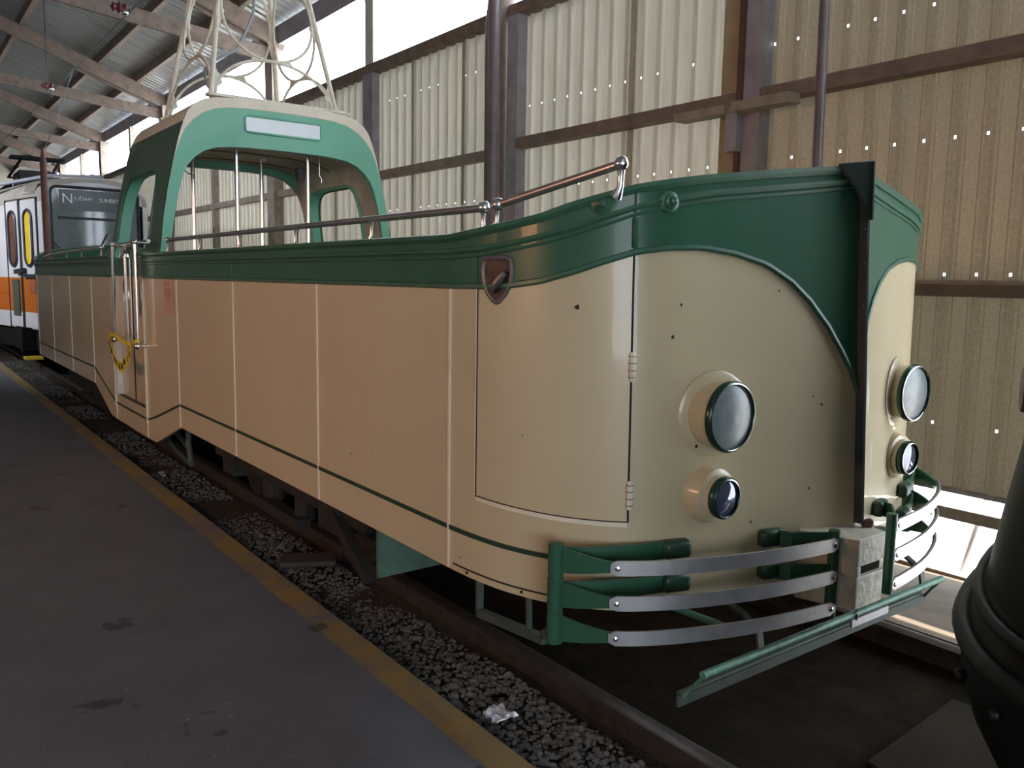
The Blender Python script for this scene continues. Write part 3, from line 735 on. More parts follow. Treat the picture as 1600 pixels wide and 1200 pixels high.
# caution tape wound on the grab poles (hangs on the tram)
ct = MB()
def tapes(p, w):
    rows = [[], []]
    for i, q in enumerate(p):
        q = Vector(q); d = Vector((random.uniform(-.012, .012), random.uniform(-.012, .012), 0))
        rows[0].append(q + Vector((0, .0, w / 2)) + d); rows[1].append(q - Vector((0, 0, w / 2)) + d)
    ct.grid(rows, mi=0)
    return rows
A = [(-7.86, -1.235, .99), (-7.78, -1.245, .94), (-7.66, -1.25, .84), (-7.52, -1.25, .76), (-7.36, -1.25, .76), (-7.2, -1.245, .83), (-7.02, -1.235, .965)]
A2 = []
for a, b in zip(A, A[1:]):
    for k in range(3): A2.append(Vector(a).lerp(Vector(b), k / 3))
rr = tapes(A2, .085)
B2 = [Vector((-7.72, -1.24, 1.03)).lerp(Vector((-7.03, -1.24, .96)), k / 8) + Vector((0, 0, -.02 * math.sin(k / 8 * PI))) for k in range(9)]
tapes(B2, .035)
for x in (-7.865, -7.02):
    ct.tube([(x, -1.20, .985), (x, -1.20, 1.01)], .022, 8); ct.tube([(x - .02, -1.22, .99), (x - .09, -1.23, .95)], .012, 4)
for i in range(3, 17):   # black printed strokes
    a, b = rr[0][i], rr[1][i]; c, d = rr[0][i + 1], rr[1][i + 1]
    o = Vector((0, -.003, 0))
    ct.add([a.lerp(b, .2) + o, a.lerp(b, .75) + o, a.lerp(c, .5).lerp(b.lerp(d, .5), .75) + o, a.lerp(c, .35).lerp(b.lerp(d, .35), .2) + o], [(0, 1, 2, 3)], 1)
tag(ct.build('caution_tape', [TAPE, TAPEBLK], None, 40), 'tangled yellow caution tape with black print strung between the two chrome door poles', 'tape')

# ================================================================== THE SHED
WY = 3.2
# ---- corrugated right wall with nail holes left open
RP = .2165; R0 = -2.689
prof = [(-.108, 0), (-.062, 0), (-.056, -.008), (-.050, 0), (-.034, 0), (-.024, -.032), (-.0085, -.034), (.0085, -.034), (.024, -.032), (.034, 0), (.050, 0), (.056, -.008), (.062, 0)]
def corr_wall(x0, x1, zs_, holes, name, m=None):
    mb = MB(); cols = []; hc = {}
    k0 = math.floor((x0 - R0) / RP); k1 = math.ceil((x1 - R0) / RP)
    for k in range(k0, k1 + 1):
        for j, (dx, dy) in enumerate(prof):
            x = R0 + k * RP + dx
            if x0 <= x <= x1:
                if j == 6: hc[len(cols)] = k
                cols.append((x, WY + dy))
    zl = sorted(zs_ + [z + e for z in holes for e in (-.0105, .0105)])
    rnd = random.Random(3)
    def skip(i, c):
        if c not in hc: return False
        z0, z1 = zl[i], zl[i + 1]
        for h in holes:
            if abs(z0 - (h - .0105)) < 1e-6 and abs(z1 - (h + .0105)) < 1e-6:
                r = random.Random(hc[c] * 31 + int(h * 100)).random()
                return r < (.78 if h > .3 else .5)
        return False
    mb.grid([[(x, y, z) for x, y in cols] for z in zl], skip=skip)
    return struct(mb.build(name, m or FIBRE, None, 25))
corr_wall(-46, -11.4, [.1, 4.56], [3.0, 4.03], 'wall_right')
corr_wall(-11.4, -8.0, [.1, 4.56], [2.49, 3.0, 4.03], 'wall_right')
corr_wall(-8.0, -4.6, [.1, 4.56], [.565, 1.612, 2.547, 3.47], 'wall_right')
corr_wall(-4.6, -.7, [.1, 4.56], [.565, 1.612, 2.547, 3.47], 'wall_right', FIBREDIM)
for x in (-9.05, -10.3, -12.8, -6.1, -4.75):      # pale lap strips of the sheets
    struct(MB().span((x - .05, WY - .004, .1), (x + .05, WY + .02, 4.5)).build('wall_right', mat('lap_strip', (.55, .50, .40), .5, .2), None))
# left, back and front walls (not in the picture but they shape the light)
struct(MB().span((-46, -13.1, -.2), (-12, -13.0, 6.0)).span((-12, -13.1, -.2), (14, -13.0, 6.0)).build('wall_left', ZINC))
struct(MB().span((-46.1, -13, -.5), (-46, 3.3, 10)).build('wall_back', ZINC))
struct(MB().span((14, -3.2, -.5), (14.1, 3.3, 10)).span((14, -13, 5.2), (14.1, -3.2, 10)).build('wall_front', ZINC))
struct(MB().span((3.4, WY, -.5), (14, WY + .05, 4.56)).build('wall_right', ZINC))
# ---- roof: ribbed zinc falling to the right eave
def rz(y): return 6.02 + .36 * (3.2 - y) if y > -4.9 else 6.02 + .36 * 8.1 - .36 * (-4.9 - y)
mb = MB(); cols = []
x = -46.2
while x < 14.2:
    cols += [(x, 0), (x + .03, .035), (x + .075, .035), (x + .105, 0), (x + .15, 0), (x + .155, .006), (x + .16, 0)]; x += .22
mb.grid([[(cx_, y, rz(y) + dz) for cx_, dz in cols] for y in (3.32, -4.9, -13.5)])
struct(mb.build('ceiling', ROOFZ, None, 25))
# ---- purlins, rafters, ties
def purlin(y, d=.20, w=.09, name='purlin', m=WOOD):
    z = rz(y) - d / 2 - .005
    struct(MB().box((-16, y, z), (60, w, d)).build(name, m))
for y in (1.62, .05, -1.5, -3.1, -4.7, -6.5, -8.3, -10.1, -11.9): purlin(y)
purlin(2.45)
struct(MB().span((-46, 3.10, 5.60), (14, 3.26, 5.92)).build('eave_beam', WOODGREY))
struct(MB().span((-46, 3.04, 4.46), (-7.95, 3.22, 4.58)).span((-7.95, 3.04, 4.46), (-.7, 3.22, 4.58)).build('wall_plate', WOOD))
RAFX = [-36.7, -29.4, -22.2, -15.0, -7.8, -.5]
for x in RAFX:
    d = .30
    f = lambda y: rz(y) - .20 - d / 2 - .01
    m = MB().bar((x + .09, 3.25, f(3.25)), (x + .09, -4.9, f(-4.9)), .07, d).bar((x + .09, -4.9, f(-4.9)), (x + .09, -13, f(-13)), .07, d)
    struct(m.build('rafter', WOODGIRT if x < -16 else WOOD))
    struct(MB().bar((x - .03, 3.1, 5.42), (x - .03, -4.9, 6.25), .07, .24).build('roof_tie', WOOD))
    struct(MB().bar((x - .1, 3.15, f(3.15) - .02), (x - .1, 1.2, f(1.2) - .06), .06, .26).build('rafter_splice', WOOD))
# columns and studs of the right wall
for x in (-36.7, -29.4, -22.2, -15.05):
    struct(MB().span((x - .17, 2.98, -.5), (x + .17, 3.16, 5.62)).build('column', WOODLT))
for x in (-33, -25.8, -18.6):
    struct(MB().span((x - .09, 3.06, -.5), (x + .09, 3.17, 5.62)).build('column', WOODLT))
struct(MB().span((-11.52, 3.05, -.5), (-11.23, 3.17, 4.46)).build('column', WOODGREY))
struct(MB().span((-11.5, 3.08, 4.58), (-11.25, 3.2, 5.62)).build('column', WHITEPAINT))  # upper length coloured white to imitate the glare on it
mb = MB().tube([(-8.10, 3.0, -.5), (-8.08, 3.0, 2.5), (-8.1, 3.0, 4.4), (-8.04, 3.02, 4.65), (-7.98, 3.02, 4.95), (-7.95, 3.0, 5.62)], [.14, .13, .13, .15, .16, .16], 12)
struct(mb.build('column', WOODGIRT, None, 60))
struct(MB().span((-7.94, 3.04, -.5), (-7.74, 3.17, 4.46)).build('column', WOODGREY))
struct(MB().span((-4.66, 3.0, -.5), (-4.61, 3.17, 5.62)).build('column', RUSTPOLE))
struct(MB().span((-4.61, 3.03, -.5), (-4.44, 3.17, 5.62)).build('column', WOODGREY))
struct(MB().span((-4.9, 3.1, .1), (-4.67, 3.16, 4.46)).build('column', mat('ply_strip', (.46, .37, .24), .7, var=.15)))
struct(MB().span((-.8, 3.0, -.5), (-.6, 3.2, 5.62)).build('column', WOOD))
# girts
struct(MB().span((-7.74, 3.02, 3.0), (-4.66, 3.17, 3.11)).span((-4.44, 3.02, 3.0), (-.8, 3.17, 3.11)).build('wall_girt', WOODGIRT))
struct(MB().span((-7.74, 3.02, 1.48), (-4.66, 3.17, 1.60)).span((-4.44, 3.05, 1.46), (-.8, 3.17, 1.55)).build('wall_girt', WOODGIRT))
struct(MB().bar((-4.4, 3.03, 1.565), (-.8, 3.03, 1.55), .12, .03).build('wall_girt', WOODLT))
struct(MB().span((-46, 3.05, 2.94), (-11.52, 3.17, 3.05)).span((-11.23, 3.05, 2.94), (-8.2, 3.17, 3.05)).build('wall_girt', WOODLT))
struct(MB().span((-46, 3.05, 1.5), (-11.52, 3.17, 1.6)).span((-11.23, 3.05, 1.5), (-8.2, 3.17, 1.6)).build('wall_girt', WOOD))
struct(MB().span((-5.25, 2.90, 2.93), (-4.70, 3.05, 3.0)).build('wall_cleat_5', WOODLT, None, bevel=.006))  # timber cleats fixed at the girts, this and the next three
struct(MB().span((-4.60, 2.86, 2.92), (-4.05, 3.02, 3.0)).build('wall_cleat_6', WOODLT, None, bevel=.006))
struct(MB().span((-4.72, 2.95, 2.62), (-4.60, 3.03, 2.99)).build('wall_cleat_7', WOODGREY, None, bevel=.004))
struct(MB().span((-11.62, 2.9, 2.86), (-10.95, 3.05, 2.94)).build('wall_cleat_8', WOODLT, None, bevel=.006))
# sill beams below the sheet on the right
struct(MB().span((-46, 3.14, -.10), (-.7, 3.22, -.02)).build('trim_1', WOODLT))
struct(MB().span((-46, 3.16, .085), (-.7, 3.21, .115)).build('trim_2', WOODGREY))
struct(MB().span((-4.5, 3.14, -.62), (-.7, 3.24, -.49)).build('trim_3', WOOD))
struct(MB().span((-46, 3.10, -.62), (-4.5, 3.3, .09)).build('baseboard_right', WOODGREY))
tag(MB().tube([(-2.70, 3.30, -.60), (-2.52, 3.30, .20)], .024, 10).build('fence_pipe', PLASTICW, None, 50), 'leaning pale pipe outside the gap below the corrugated wall', 'pipe')

# ---- ground
struct(MB().span((-46, -13, -.30), (14, -1.19, -.05)).build('floor', ASPH))
ys = [-1.25, -1.0, -.72, -.4, 0, .4, .72, .95, 1.3, 1.8, 2.4, 3.0, 3.2]
zsq = [-.10, -.09, -.10, -.135, -.15, -.145, -.11, -.06, -.16, -.27, -.40, -.50, -.52]
xsg = [-46 + i * .5 for i in range(121)]
rn = random.Random(5)
gz = [[(x, y, z + rn.uniform(-.012, .012)) for x in xsg] for y, z in zip(ys, zsq)]
EARTH = mat('brown_earth', (.17, .125, .08), .95, base2=(.10, .072, .045), scale=5, bump=.6, bscale=25)
BED = mat('gritty_bed', (.085, .072, .06), .95, spec=.1, base2=(.045, .038, .032), scale=40, bump=.8, bscale=90)
struct(MB().grid(gz[:3]).build('ground', BED, None, 60)); struct(MB().grid(gz[2:8]).build('ground', DIRT, None, 60)); struct(MB().grid(gz[7:]).build('ground', EARTH, None, 60))
struct(MB().span((-60, 3.2, -.75), (25, 60, -.55)).span((14.1, -60, -.75), (60, 60, -.53)).build('ground_outside', OUTG))
# rails
def rail(y, label):
    p = [(-.036, 0), (-.034, -.022), (-.012, -.034), (-.010, -.10), (-.06, -.115), (-.06, -.125), (.06, -.125), (.06, -.115), (.010, -.10), (.012, -.034), (.034, -.022), (.036, 0), (.025, .004), (-.025, .004)]
    o = MB().prism([(-45, y + a, b) for a, b in p], (57, 0, 0)).build('rail', RAIL, None, 30)
    return tag(o, label, 'rail', None)
rail(-.755, 'rusty steel rail beside the ballast, nearer the platform'); rail(.755, 'rusty steel rail under the far side of the tram, nearer the corrugated wall')
# ballast
bl = MB(); rb = random.Random(11)
ico = [(0, 0, 1), (.89, 0, .45), (.28, .85, .45), (-.72, .53, .45), (-.72, -.53, .45), (.28, -.85, .45), (.72, .53, -.45), (-.28, .85, -.45), (-.89, 0, -.45), (-.28, -.85, -.45), (.72, -.53, -.45), (0, 0, -1)]
icf = [(0, 1, 2), (0, 2, 3), (0, 3, 4), (0, 4, 5), (0, 5, 1), (1, 6, 2), (2, 7, 3), (3, 8, 4), (4, 9, 5), (5, 10, 1), (2, 6, 7), (3, 7, 8), (4, 8, 9), (5, 9, 10), (1, 10, 6), (6, 11, 7), (7, 11, 8), (8, 11, 9), (9, 11, 10), (10, 11, 6)]
def stone(x, y, z, r):
    sx, sy, sz = r * rb.uniform(.7, 1.4), r * rb.uniform(.7, 1.3), r * rb.uniform(.5, .9); a = rb.uniform(0, 6.28); ca, sa = math.cos(a), math.sin(a)
    vs = []
    for px_, py_, pz_ in ico:
        k = rb.uniform(.8, 1.2); p, q = px_ * sx * k, py_ * sy * k
        vs.append((x + p * ca - q * sa, y + p * sa + q * ca, z + pz_ * sz * k))
    bl.add(vs, icf)
for i in range(9500):
    x = -1.2 - 17 * rb.random() ** 1.9; y = rb.uniform(-1.172, -.835)
    t = (y + 1.175) / .375
    stone(x, y, -.088 - .012 * math.sin(x * 3.1) + .006 * math.sin(x * 9), rb.uniform(.006, .013) if rb.random() < .93 else rb.uniform(.013, .022))
tag(bl.build('ballast', STONE, None, 0), 'grey crushed stone ballast between the platform edge and the rail', 'gravel', kind='stuff')
# litter and boards
fo = MB(); rf_ = random.Random(2); rows = []
for i in range(7):
    rows.append([(-2.31 + (k - 4) * .012 + rf_.uniform(-.005, .005), -1.09 + (i - 3) * .016 + rf_.uniform(-.005, .005), -.055 + rf_.uniform(0, .022)) for k in range(9)])
fo.grid(rows)
tag(fo.build('crumpled_foil', FOIL, None, 0, solid=.003), 'crumpled shiny foil scrap lying on the ballast by the platform edge', 'litter')
tag(MB().prism([(-6.95, -1.10, -.06), (-6.80, -1.11, -.06), (-6.80, -1.08, -.06), (-6.93, -1.07, -.055)], (0, 0, .008)).build('paper_scrap', FOIL), 'small white scrap on the ballast below the tram entrance', 'litter')
tag(MB().bar((-4.36, -1.10, -.055), (-4.22, -.835, -.055), .16, .03).build('wooden_plank', GRIMEBOARD, None, bevel=.004), 'dark old plank lying on the ballast behind the green tray gate', 'plank')
tag(MB().prism([(-1.42, -.15, -.13), (-1.46, .55, -.13), (-.4, .62, -.13), (-.2, -.45, -.13)], (0, 0, .012)).build('timber_crossing', mat('crossing_board', (.05, .041, .028), .9, spec=.15, base2=(.036, .028, .02), scale=5), None), 'tan board lying on the dirt in front of the dark streetcar', 'board')

# ---- steel poles between tram and wall
tag(MB().tube([(-6.99, 2.2, -.33), (-6.99, 2.2, 1.9), (-7.06, 2.2, 5.9)], .056, 16).build('steel_pole', POLE, None, 50), 'tall brown steel pole in front of the timber column, at the handrail end', 'pole')
tag(MB().tube([(-3.29, 2.2, -.33), (-3.34, 2.2, 3.4), (-3.36, 2.2, 5.9)], .034, 14).build('steel_pole', POLE, None, 50), 'slim dark steel pole in front of the corrugated wall, behind the bow top', 'pole')
MB().tube([(-12.97, -.95, .66), (-12.97, -.95, 3.02), (-12.97, -.95, 3.04), (-12.97, -.95, 3.10), (-12.97, -.95, 3.18)], [.042, .042, .028, .02, .008], 10).build('stern_pole', RUSTPOLE, tram, 50)
# ---- trolley wires with hangers
tag(MB().tube([(-45, .2, 5.2), (-25, .2, 5.14), (8, .2, 5.05)], .009, 6).build('trolley_wire', CABLE), 'thin trolley wire running lengthwise above the tram', 'wire')
tag(MB().tube([(-12.04, .2, 5.14), (-15.5, -.1, 4.75), (-18.2, .0, 4.2), (-20.25, .05, 3.93)], .009, 6).build('span_wire', CABLE), 'thin slack wire sloping down from the trolley wire to the railcar pantograph', 'wire')
hang = [(-11.5, -.25, 'red insulator hanger under the roof tie nearest the tram tower'), (-17.0, -.25, 'red insulator hanger above the white and orange railcar')]
for x, y, lb_ in hang:
    h = thing('insulator_hanger', (x, y, 4.75), lb_, 'insulator')
    MB().lathe([(.02, -.09), (.06, -.07), (.04, -.03), (.07, 0), (.04, .03), (.06, .07), (.02, .09)], (x, y, 4.75), (0, 1, 0), 12).build('insulator', mat('insulator_red', (.16, .04, .05), .3), h, 50)
    MB().tube([(x, y, 4.75), (x, y + .02, rz(y) - .2)], .008, 6).tube([(x, y - .1, 4.75), (x, y + .12, 4.75)], .012, 6).build('hanger_rod', DARKSTEEL, h)
    MB().ball((x + .02, y + .06, 4.70), .04).build('clamp', CHROME, h)

# ================================================================== WHITE AND ORANGE RAILCAR behind
lrv = thing('light_rail_car', (-22, .05, 0), 'white and orange light rail car with destination N, parked behind the boat tram', 'tram')
YC = .06
ST = [(-14.98, .70), (-15.02, .775), (-15.2, .83), (-16.0, 1.00), (-17.0, 1.20), (-17.8, 1.33), (-19, 1.33), (-27, 1.33)]
def lsec(x, w, zlist):
    return [(x, YC - w * k, z) for k, z in zlist]
def lband(z0, z1, name, m, off=0.0, parent=lrv, front=True):
    mb = MB()
    P = [(x, YC - w - off) for x, w in ST]; Q = [(x, YC + w + off) for x, w in ST]
    ring = P[::-1] + Q
    mb.grid([[(x + (.0 if abs(y - YC) > .8 else 0), y, z) for x, y in ring] for z in (z0, lerp(z0, z1, .5), z1)])
    if front: pass
    return mb.build(name, m, parent, 40)
lband(.60, .87, 'body_shell', LRVW); lband(.87, 1.43, 'orange_band', LRVO, .004); lband(1.43, 2.62, 'upper_shell', LRVW)
lband(.25, .60, 'side_skirt', UNDER, -.06)
lband(1.145, 1.165, 'red_line', RED, .008)
mb = MB(); rows = []
for x, w in [(-14.99, .70)] + ST[1:]:
    h = 2.95 if x > -15.1 else (3.04 if x > -15.6 else 3.10)
    rows.append([(x, YC - w * math.cos(PI * i / 16) ** 1 if True else 0, 2.62 + (h - 2.62) * max(0, math.sin(PI * i / 16)) ** .65) for i in range(17)])
mb.grid(rows)
lr = mb.build('car_roof', LRVR, lrv, 50)
MB().grid([[(-14.985, YC + .70 * math.cos(PI - PI * i / 16), 2.55) for i in range(17)], [(-14.985, YC + .70 * math.cos(PI - PI * i / 16), 2.62 + .33 * max(0, math.sin(PI * i / 16)) ** .65) for i in range(17)]]).build('front_cap', LRVW, lrv, 40)
MB().grid([[(-14.985, y, z) for y in (YC - .70, YC + .70)] for z in (.6, 1.0)]).grid([[(-14.98, y, z) for y in (YC - .70, YC + .70)] for z in (1.4, 2.62)]).build('front_panel', LRVW, lrv)
# windscreen
def rrect(y0, y1, z0, z1, r, n=5):
    out = []
    for cy, cz, a in ((y1 - r, z1 - r, 0), (y0 + r, z1 - r, 90), (y0 + r, z0 + r, 180), (y1 - r, z0 + r, 270)):
        for i in range(n + 1):
            t = math.radians(a + 90 * i / n); out.append((cy + r * math.cos(t), cz + r * math.sin(t)))
    return out
wsq = rrect(-.595, .69, 1.66, 2.86, .10)
ws = MB().prism([(-14.975, y, z) for y, z in wsq], (.012, 0, 0)).build('windscreen', WSCREEN, lrv, 30)
MB().tube([(-14.965, y, z) for y, z in wsq], .024, 8, closed=True).build('screen_gasket', BLACKRUB, ws, 50)
MB().span((-14.968, -.47, 2.50), (-14.955, .60, 2.82)).build('destination_blind', mat('blind_dark', (.04, .055, .065), .2), ws)
MB().span((-14.966, -.5, 2.36), (-14.956, .60, 2.40)).build('screen_bar', BLACKRUB, ws)
def letters(txt, size, y, z, parent):
    cu = bpy.data.curves.new('letters', 'FONT'); cu.body = txt; cu.size = size; cu.extrude = .003
    ob = bpy.data.objects.new('t', cu); COL.objects.link(ob)
    dg = bpy.context.evaluated_depsgraph_get(); me = bpy.data.meshes.new_from_object(ob.evaluated_get(dg)); COL.objects.unlink(ob)
    # text x axis -> +Y, text y axis -> +Z, facing +X
    me.transform(Matrix(((0, 0, 1, -14.950), (1, 0, 0, y), (0, 1, 0, z), (0, 0, 0, 1))))
    me.materials.clear(); me.materials.append(SIGN)
    o = bpy.data.objects.new('sign_letters', me); COL.objects.link(o); attach(o, parent); return o
letters('N', .22, -.44, 2.61, ws); letters('JUDAH', .085, -.26, 2.66, ws); letters('SUNSET', .085, .10, 2.65, ws)
wp = MB().tube([(-14.94, .02, 1.80), (-14.93, .12, 1.98), (-14.93, .20, 2.15)], .010, 6).tube([(-14.935, .0, 1.95), (-14.935, .10, 1.90)], .02, 6).tube([(-14.94, .10, 1.92), (-14.93, .32, 1.72)], .010, 6)
wp.tube([(-14.94, -.58, 2.0), (-14.93, -.36, 1.72)], .010, 6).tube([(-14.94, -.56, 1.78), (-14.93, -.42, 1.82)], .014, 6)
wp.build('wiper', BLACKRUB, ws)
# folding door on the tapered near flank
def LS(s, z, off):   # s metres back along the flank from the front corner
    x = -15.1 - s * .974; w = interp(-x, [(-a, b) for a, b in ST]); return Vector((x - off * .22, YC - w - off, z))
def lrect(s0, s1, z0, z1, off): return [LS(s0, z0, off), LS(s1, z0, off), LS(s1, z1, off), LS(s0, z1, off)]
for nm, s0, s1, gm in (('door_leaf', .06, .74, YELPAN), ('door_leaf', .80, 1.40, BROWNPAN)):
    dl = MB().grid([[LS(s, z, .012) for s in (s0, (s0 + s1) / 2, s1)] for z in (.62, .87)]).grid([[LS(s, z, .012) for s in (s0, (s0 + s1) / 2, s1)] for z in (1.43, 2.66)]).build(nm, LRVW, lrv, 40)
    MB().grid([[LS(s, z, .014) for s in (s0, s1)] for z in (.87, 1.43)]).build('door_orange_panel', LRVO, dl)
    MB().tube([LS(s, z, .014) for s, z in ((s0, .6), (s0, 2.69), (s1, 2.69), (s1, .6))], .014, 6).build('door_seal', BLACKRUB, dl)
    c = (s0 + s1) / 2
    rr_ = rrect(c - .16, c + .16, 1.62, 2.50, .15)
    MB().add([LS(a, z, .02) for a, z in rr_], [tuple(range(len(rr_)))]).build('door_window', gm, dl)
    MB().tube([LS(a, z, .022) for a, z in rr_], .026, 6, closed=True).build('window_gasket', BLACKRUB, dl, 50)
    if gm is YELPAN:
        MB().add(lrect(c - .16, c - .07, 1.7, 2.4, .022), [(0, 1, 2, 3)]).build('pale_strip', WHITEPAINT, dl)
MB().add(lrect(.90, 1.20, .80, 1.40, .03), [(0, 1, 2, 3)]).build('door_buffer', GREYGREEN, lrv)
MB().bar(LS(.04, 1.46, .05), LS(.62, 1.46, .05), .05, .05).bar(LS(.55, 1.55, .05), LS(.95, 1.52, .05), .06, .07).build('door_lock_box', BLACKRUB, lrv)
MB().add(lrect(.20, .48, 1.18, 1.38, .02), [(0, 1, 2, 3)]).build('number_patch', mat('patch_brown', (.28, .08, .03), .6), lrv)
MB().span((-14.99, .50 + .12, 1.70), (-14.96, .60 + .12, 1.71)).build('screen_stay', BLACKRUB, lrv)
MB().add([(-15.4, YC + .885, 2.1), (-15.9, YC + .99, 2.1), (-15.9, YC + .99, 2.55), (-15.4, YC + .885, 2.55)], [(0, 1, 2, 3)]).build('side_window', BLACKRUB, lrv)
# number plate grille on the cove
MB().grid([[(-15.25 - .25 * k, YC - interp(15.25 + .25 * k, [(-a, b) for a, b in ST]) * c, z) for c, z in ((.99, 2.75), (.93, 2.88), (.86, 2.95))] for k in range(3)]).build('cove_panel', mat('cove_dark', (.20, .17, .15), .7), lr, 0)
# pantograph
pg = MB(); px0 = -21.2
for y in (-.5, .5):
    pg.tube([(px0 + 1.2, YC + y, 3.42), (px0 - 1.0, YC + y * .8, 3.62), (px0 + .9, YC + y * .7, 3.86)], .03, 6)
    pg.tube([(px0 + 1.3, YC + y, 3.38), (px0 - 1.3, YC + y, 3.38)], .035, 6)
for dx in (.9, .6): pg.tube([(px0 + dx, YC - .55, 3.88), (px0 + dx, YC + .45, 3.88)], .035, 6)
for dx in (-1.2, 0, 1.2):
    for y in (-.5, .5): pg.lathe([(.04, 0), (.08, .05), (.05, .09), (.08, .15), (.05, .22), (.06, .30)], (px0 + dx, YC + y, 3.08), (0, 0, 1), 10)
pg.span((px0 - .6, YC - .35, 3.40), (px0 + .5, YC + .35, 3.66)); pg.span((px0 + .6, YC - .2, 3.15), (px0 + 1.1, YC + .3, 3.5))
pg.build('pantograph', mat('panto_black', (.03, .03, .032), .5, .5), lrv)
MB().lathe([(.07, 0), (.07, .05), (.03, .07)], (-15.4, YC + .05, 3.06), (0, 0, 1), 12).tube([(-15.2, -.5, 3.02), (-15.2, .6, 3.05)], .012, 6).build('roof_horn', WHITEPAINT, lrv)
MB().tube([(-17.0, -1.35, 2.92), (-15.3, -.55, 3.04), (-15.2, .2, 3.08)], .03, 8).build('roof_conduit', CABLE, lrv, 50)
MB().span((-26, -1.0, .25), (-15.6, 1.1, .62)).build('car_underframe', UNDER, lrv)
cw = MB()
for s in (-1, 1): cw.lathe([(.05, -.05), (.33, -.05), (.33, .05), (.05, .05)], (-17.6, s * .745, .33), (0, 1, 0), 20)
cw.tube([(-17.6, -.7, .33), (-17.6, .7, .33)], .06, 8); cw.build('car_wheelset', BOGIE, lrv, 40)
for x, y, z in ((-15.0, -.52, .27), (-15.0, -.47, .245)):
    MB().lathe([(.02, 0), (.015, .01)], (x, y, z), (1, -.3, 0), 10).build('yellow_reflector', YELPAN, lrv)
MB().span((-15.05, -.6, .2), (-15.02, -.3, .35)).build('reflector_plate', UNDER, lrv)
MB().span((-15.6, -1.0, .12), (-15.3, -.75, .16)).build('yellow_step', YELPAN, lrv)

# ================================================================== DARK STREETCAR on the right
dk = thing('streetcar', (2, 0, 0), 'dark green streetcar end with rounded bumper at the right edge, facing the bow', 'tram')
XN = [(z, x + .035) for z, x in [(.22, -.70), (.30, -.80), (.448, -.905), (.503, -.955), (.59, -1.012), (.66, -1.038), (.707, -1.045), (.77, -1.040), (.80, -1.02), (.815, -1.005), (.835, -1.012), (.855, -1.005), (.87, -.998), (1.03, -.973), (1.19, -.945), (1.5, -.89), (1.9, -.81), (2.4, -.70), (2.9, -.55)]]
def dring(z, xn, b=1.15, a=.5):
    pts = []
    for i in range(33):
        t = -PI / 2 + PI * i / 32; pts.append((xn + a * (1 - math.cos(t)), b * math.sin(t), z))
    return [(6, -b, z)] + pts + [(6, b, z)]
mb = MB(); mb.grid([dring(z, x) for z, x in XN if z >= .86]); body = mb.build('body_shell', DKGREEN, dk, 50)
mb = MB(); mb.grid([dring(z, x) for z, x in XN if z <= .871]); mb.build('bumper', DKGREEN, dk, 60)
MB().tube([(x, y, .845) for x, y, z in dring(.845, -.977, 1.155)], .014, 8).build('bumper_bead', DKBEAD, dk, 50)
MB().tube([(x, y, .765) for x, y, z in dring(.765, -1.005, 1.155)], .024, 8).build('bumper_bead', DKBEAD, dk, 50)
for t in range(9):
    i = 4 + t * 3; q = dring(.69, -1.012)[i]
    MB().ball((q[0] - .004, q[1], q[2] - .01 * (t % 2)), .012, 8).build('bumper_bolt', DKBEAD, dk, 50)
MB().lathe([(.05, -.05), (.055, 0), (.055, .04), (.048, .06)], (-.715, -.815, 1.305), (-.9, -.45, 0), 20).build('marker_lamp', mat('lamp_brown', (.12, .07, .05), .4), dk, 50)
MB().span((-.2, -.9, .15), (6, .9, .4)).build('car_underframe', UNDER, dk)
mb = MB(); mb.grid([dring(z, x, 1.15) for z, x in ((2.9, -.55), (3.05, -.4))]); mb.add([p for p in dring(3.05, -.4)], [tuple(range(35))]); mb.build('car_roof', DKGREEN, dk, 50)
MB().grid([dring(z, x + .03, 1.156)[8:28] for z, x in ((1.65, -.845), (2.1, -.765), (2.55, -.66))]).build('end_window', WSCREEN, dk, 60)
wv = MB()
for s in (-1, 1): wv.lathe([(.05, -.05), (.33, -.05), (.33, .05), (.05, .05)], (1.2, s * .745, .335), (0, 1, 0), 20)
wv.tube([(1.2, -.7, .335), (1.2, .7, .335)], .06, 8); wv.build('car_wheelset', BOGIE, dk, 40)

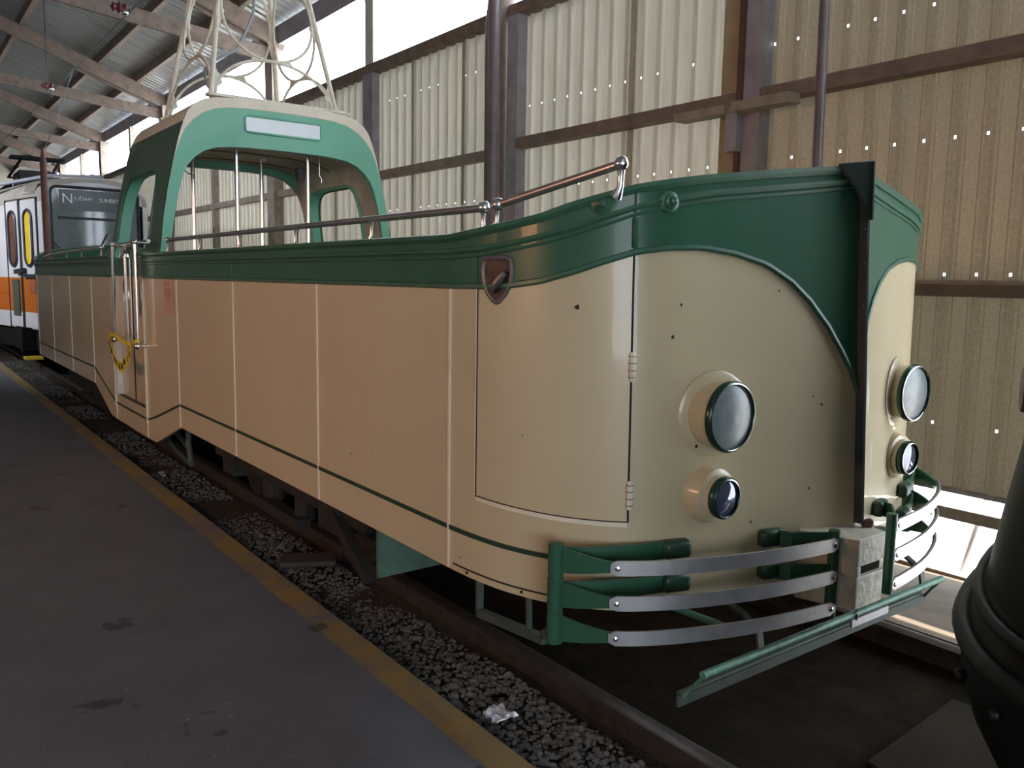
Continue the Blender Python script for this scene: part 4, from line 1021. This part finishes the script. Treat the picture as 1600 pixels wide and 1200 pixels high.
# ================================================================== LIGHT
w = bpy.data.worlds.new('sky'); SC.world = w; w.use_nodes = True
bg = w.node_tree.nodes['Background']; bg.inputs['Color'].default_value = (.80, .90, 1, 1); bg.inputs['Strength'].default_value = 7.0
sun = bpy.data.lights.new('sun', 'SUN'); sun.energy = 17; sun.angle = .01; sun.color = (1, .95, .87)
so_ = bpy.data.objects.new('sun', sun); COL.objects.link(so_)
so_.rotation_euler = Vector((.62, -.32, -.85)).to_track_quat('-Z', 'Y').to_euler()
def portal(loc, d, sx, sy):
    l = bpy.data.lights.new('portal', 'AREA'); l.shape = 'RECTANGLE'; l.size = sx; l.size_y = sy; l.cycles.is_portal = True
    o = bpy.data.objects.new('portal', l); COL.objects.link(o); o.location = loc
    z = -Vector(d).normalized(); x = Vector((1, 0, 0)) if abs(z.x) < .5 else Vector((0, 1, 0)); y = z.cross(x)
    o.matrix_world = Matrix.Translation(loc) @ Matrix((x, y, z)).transposed().to_4x4()
portal((-19, 3.3, 5.08), (0, -1, 0), 54, 1.1)
portal((1.4, 3.3, 2.2), (0, -1, 0), 4.2, 5.2)
portal((14.2, -8.1, 2.5), (-1, 0, 0), 9.8, 5.4)
# added fill lights without fixtures, out of frame; warm ones tint the tram side
def lamp(loc, e, col, size=1.2, aim=None, spread=PI):
    l = bpy.data.lights.new('fill_light', 'AREA'); l.shape = 'RECTANGLE'; l.size = size; l.size_y = size * .5; l.energy = e; l.color = col
    o = bpy.data.objects.new('fill_light', l); COL.objects.link(o); o.location = loc
    l.spread = spread; o.rotation_euler = (Vector(aim or (loc[0], 0, 1.0)) - Vector(loc)).to_track_quat('-Z', 'Y').to_euler()
for x, e in ((-3.6, 17), (-7.2, 14), (-11, 2)): lamp((x, -7.2, 2.2), e, (1, .46, .25), spread=1.5)
lamp((-15.5, -6.2, 4.6), 70, (.90, .94, 1), 1.0, aim=(-16.6, -.9, 2.2), spread=1.2)  # unseen cool fill added to brighten the railcar flank

SC.view_settings.view_transform = 'Standard'; SC.view_settings.look = 'None'; SC.view_settings.gamma = 1; SC.view_settings.exposure = 0
SC.cycles.use_denoising = True
SC.cycles.max_bounces = 8; SC.cycles.diffuse_bounces = 5
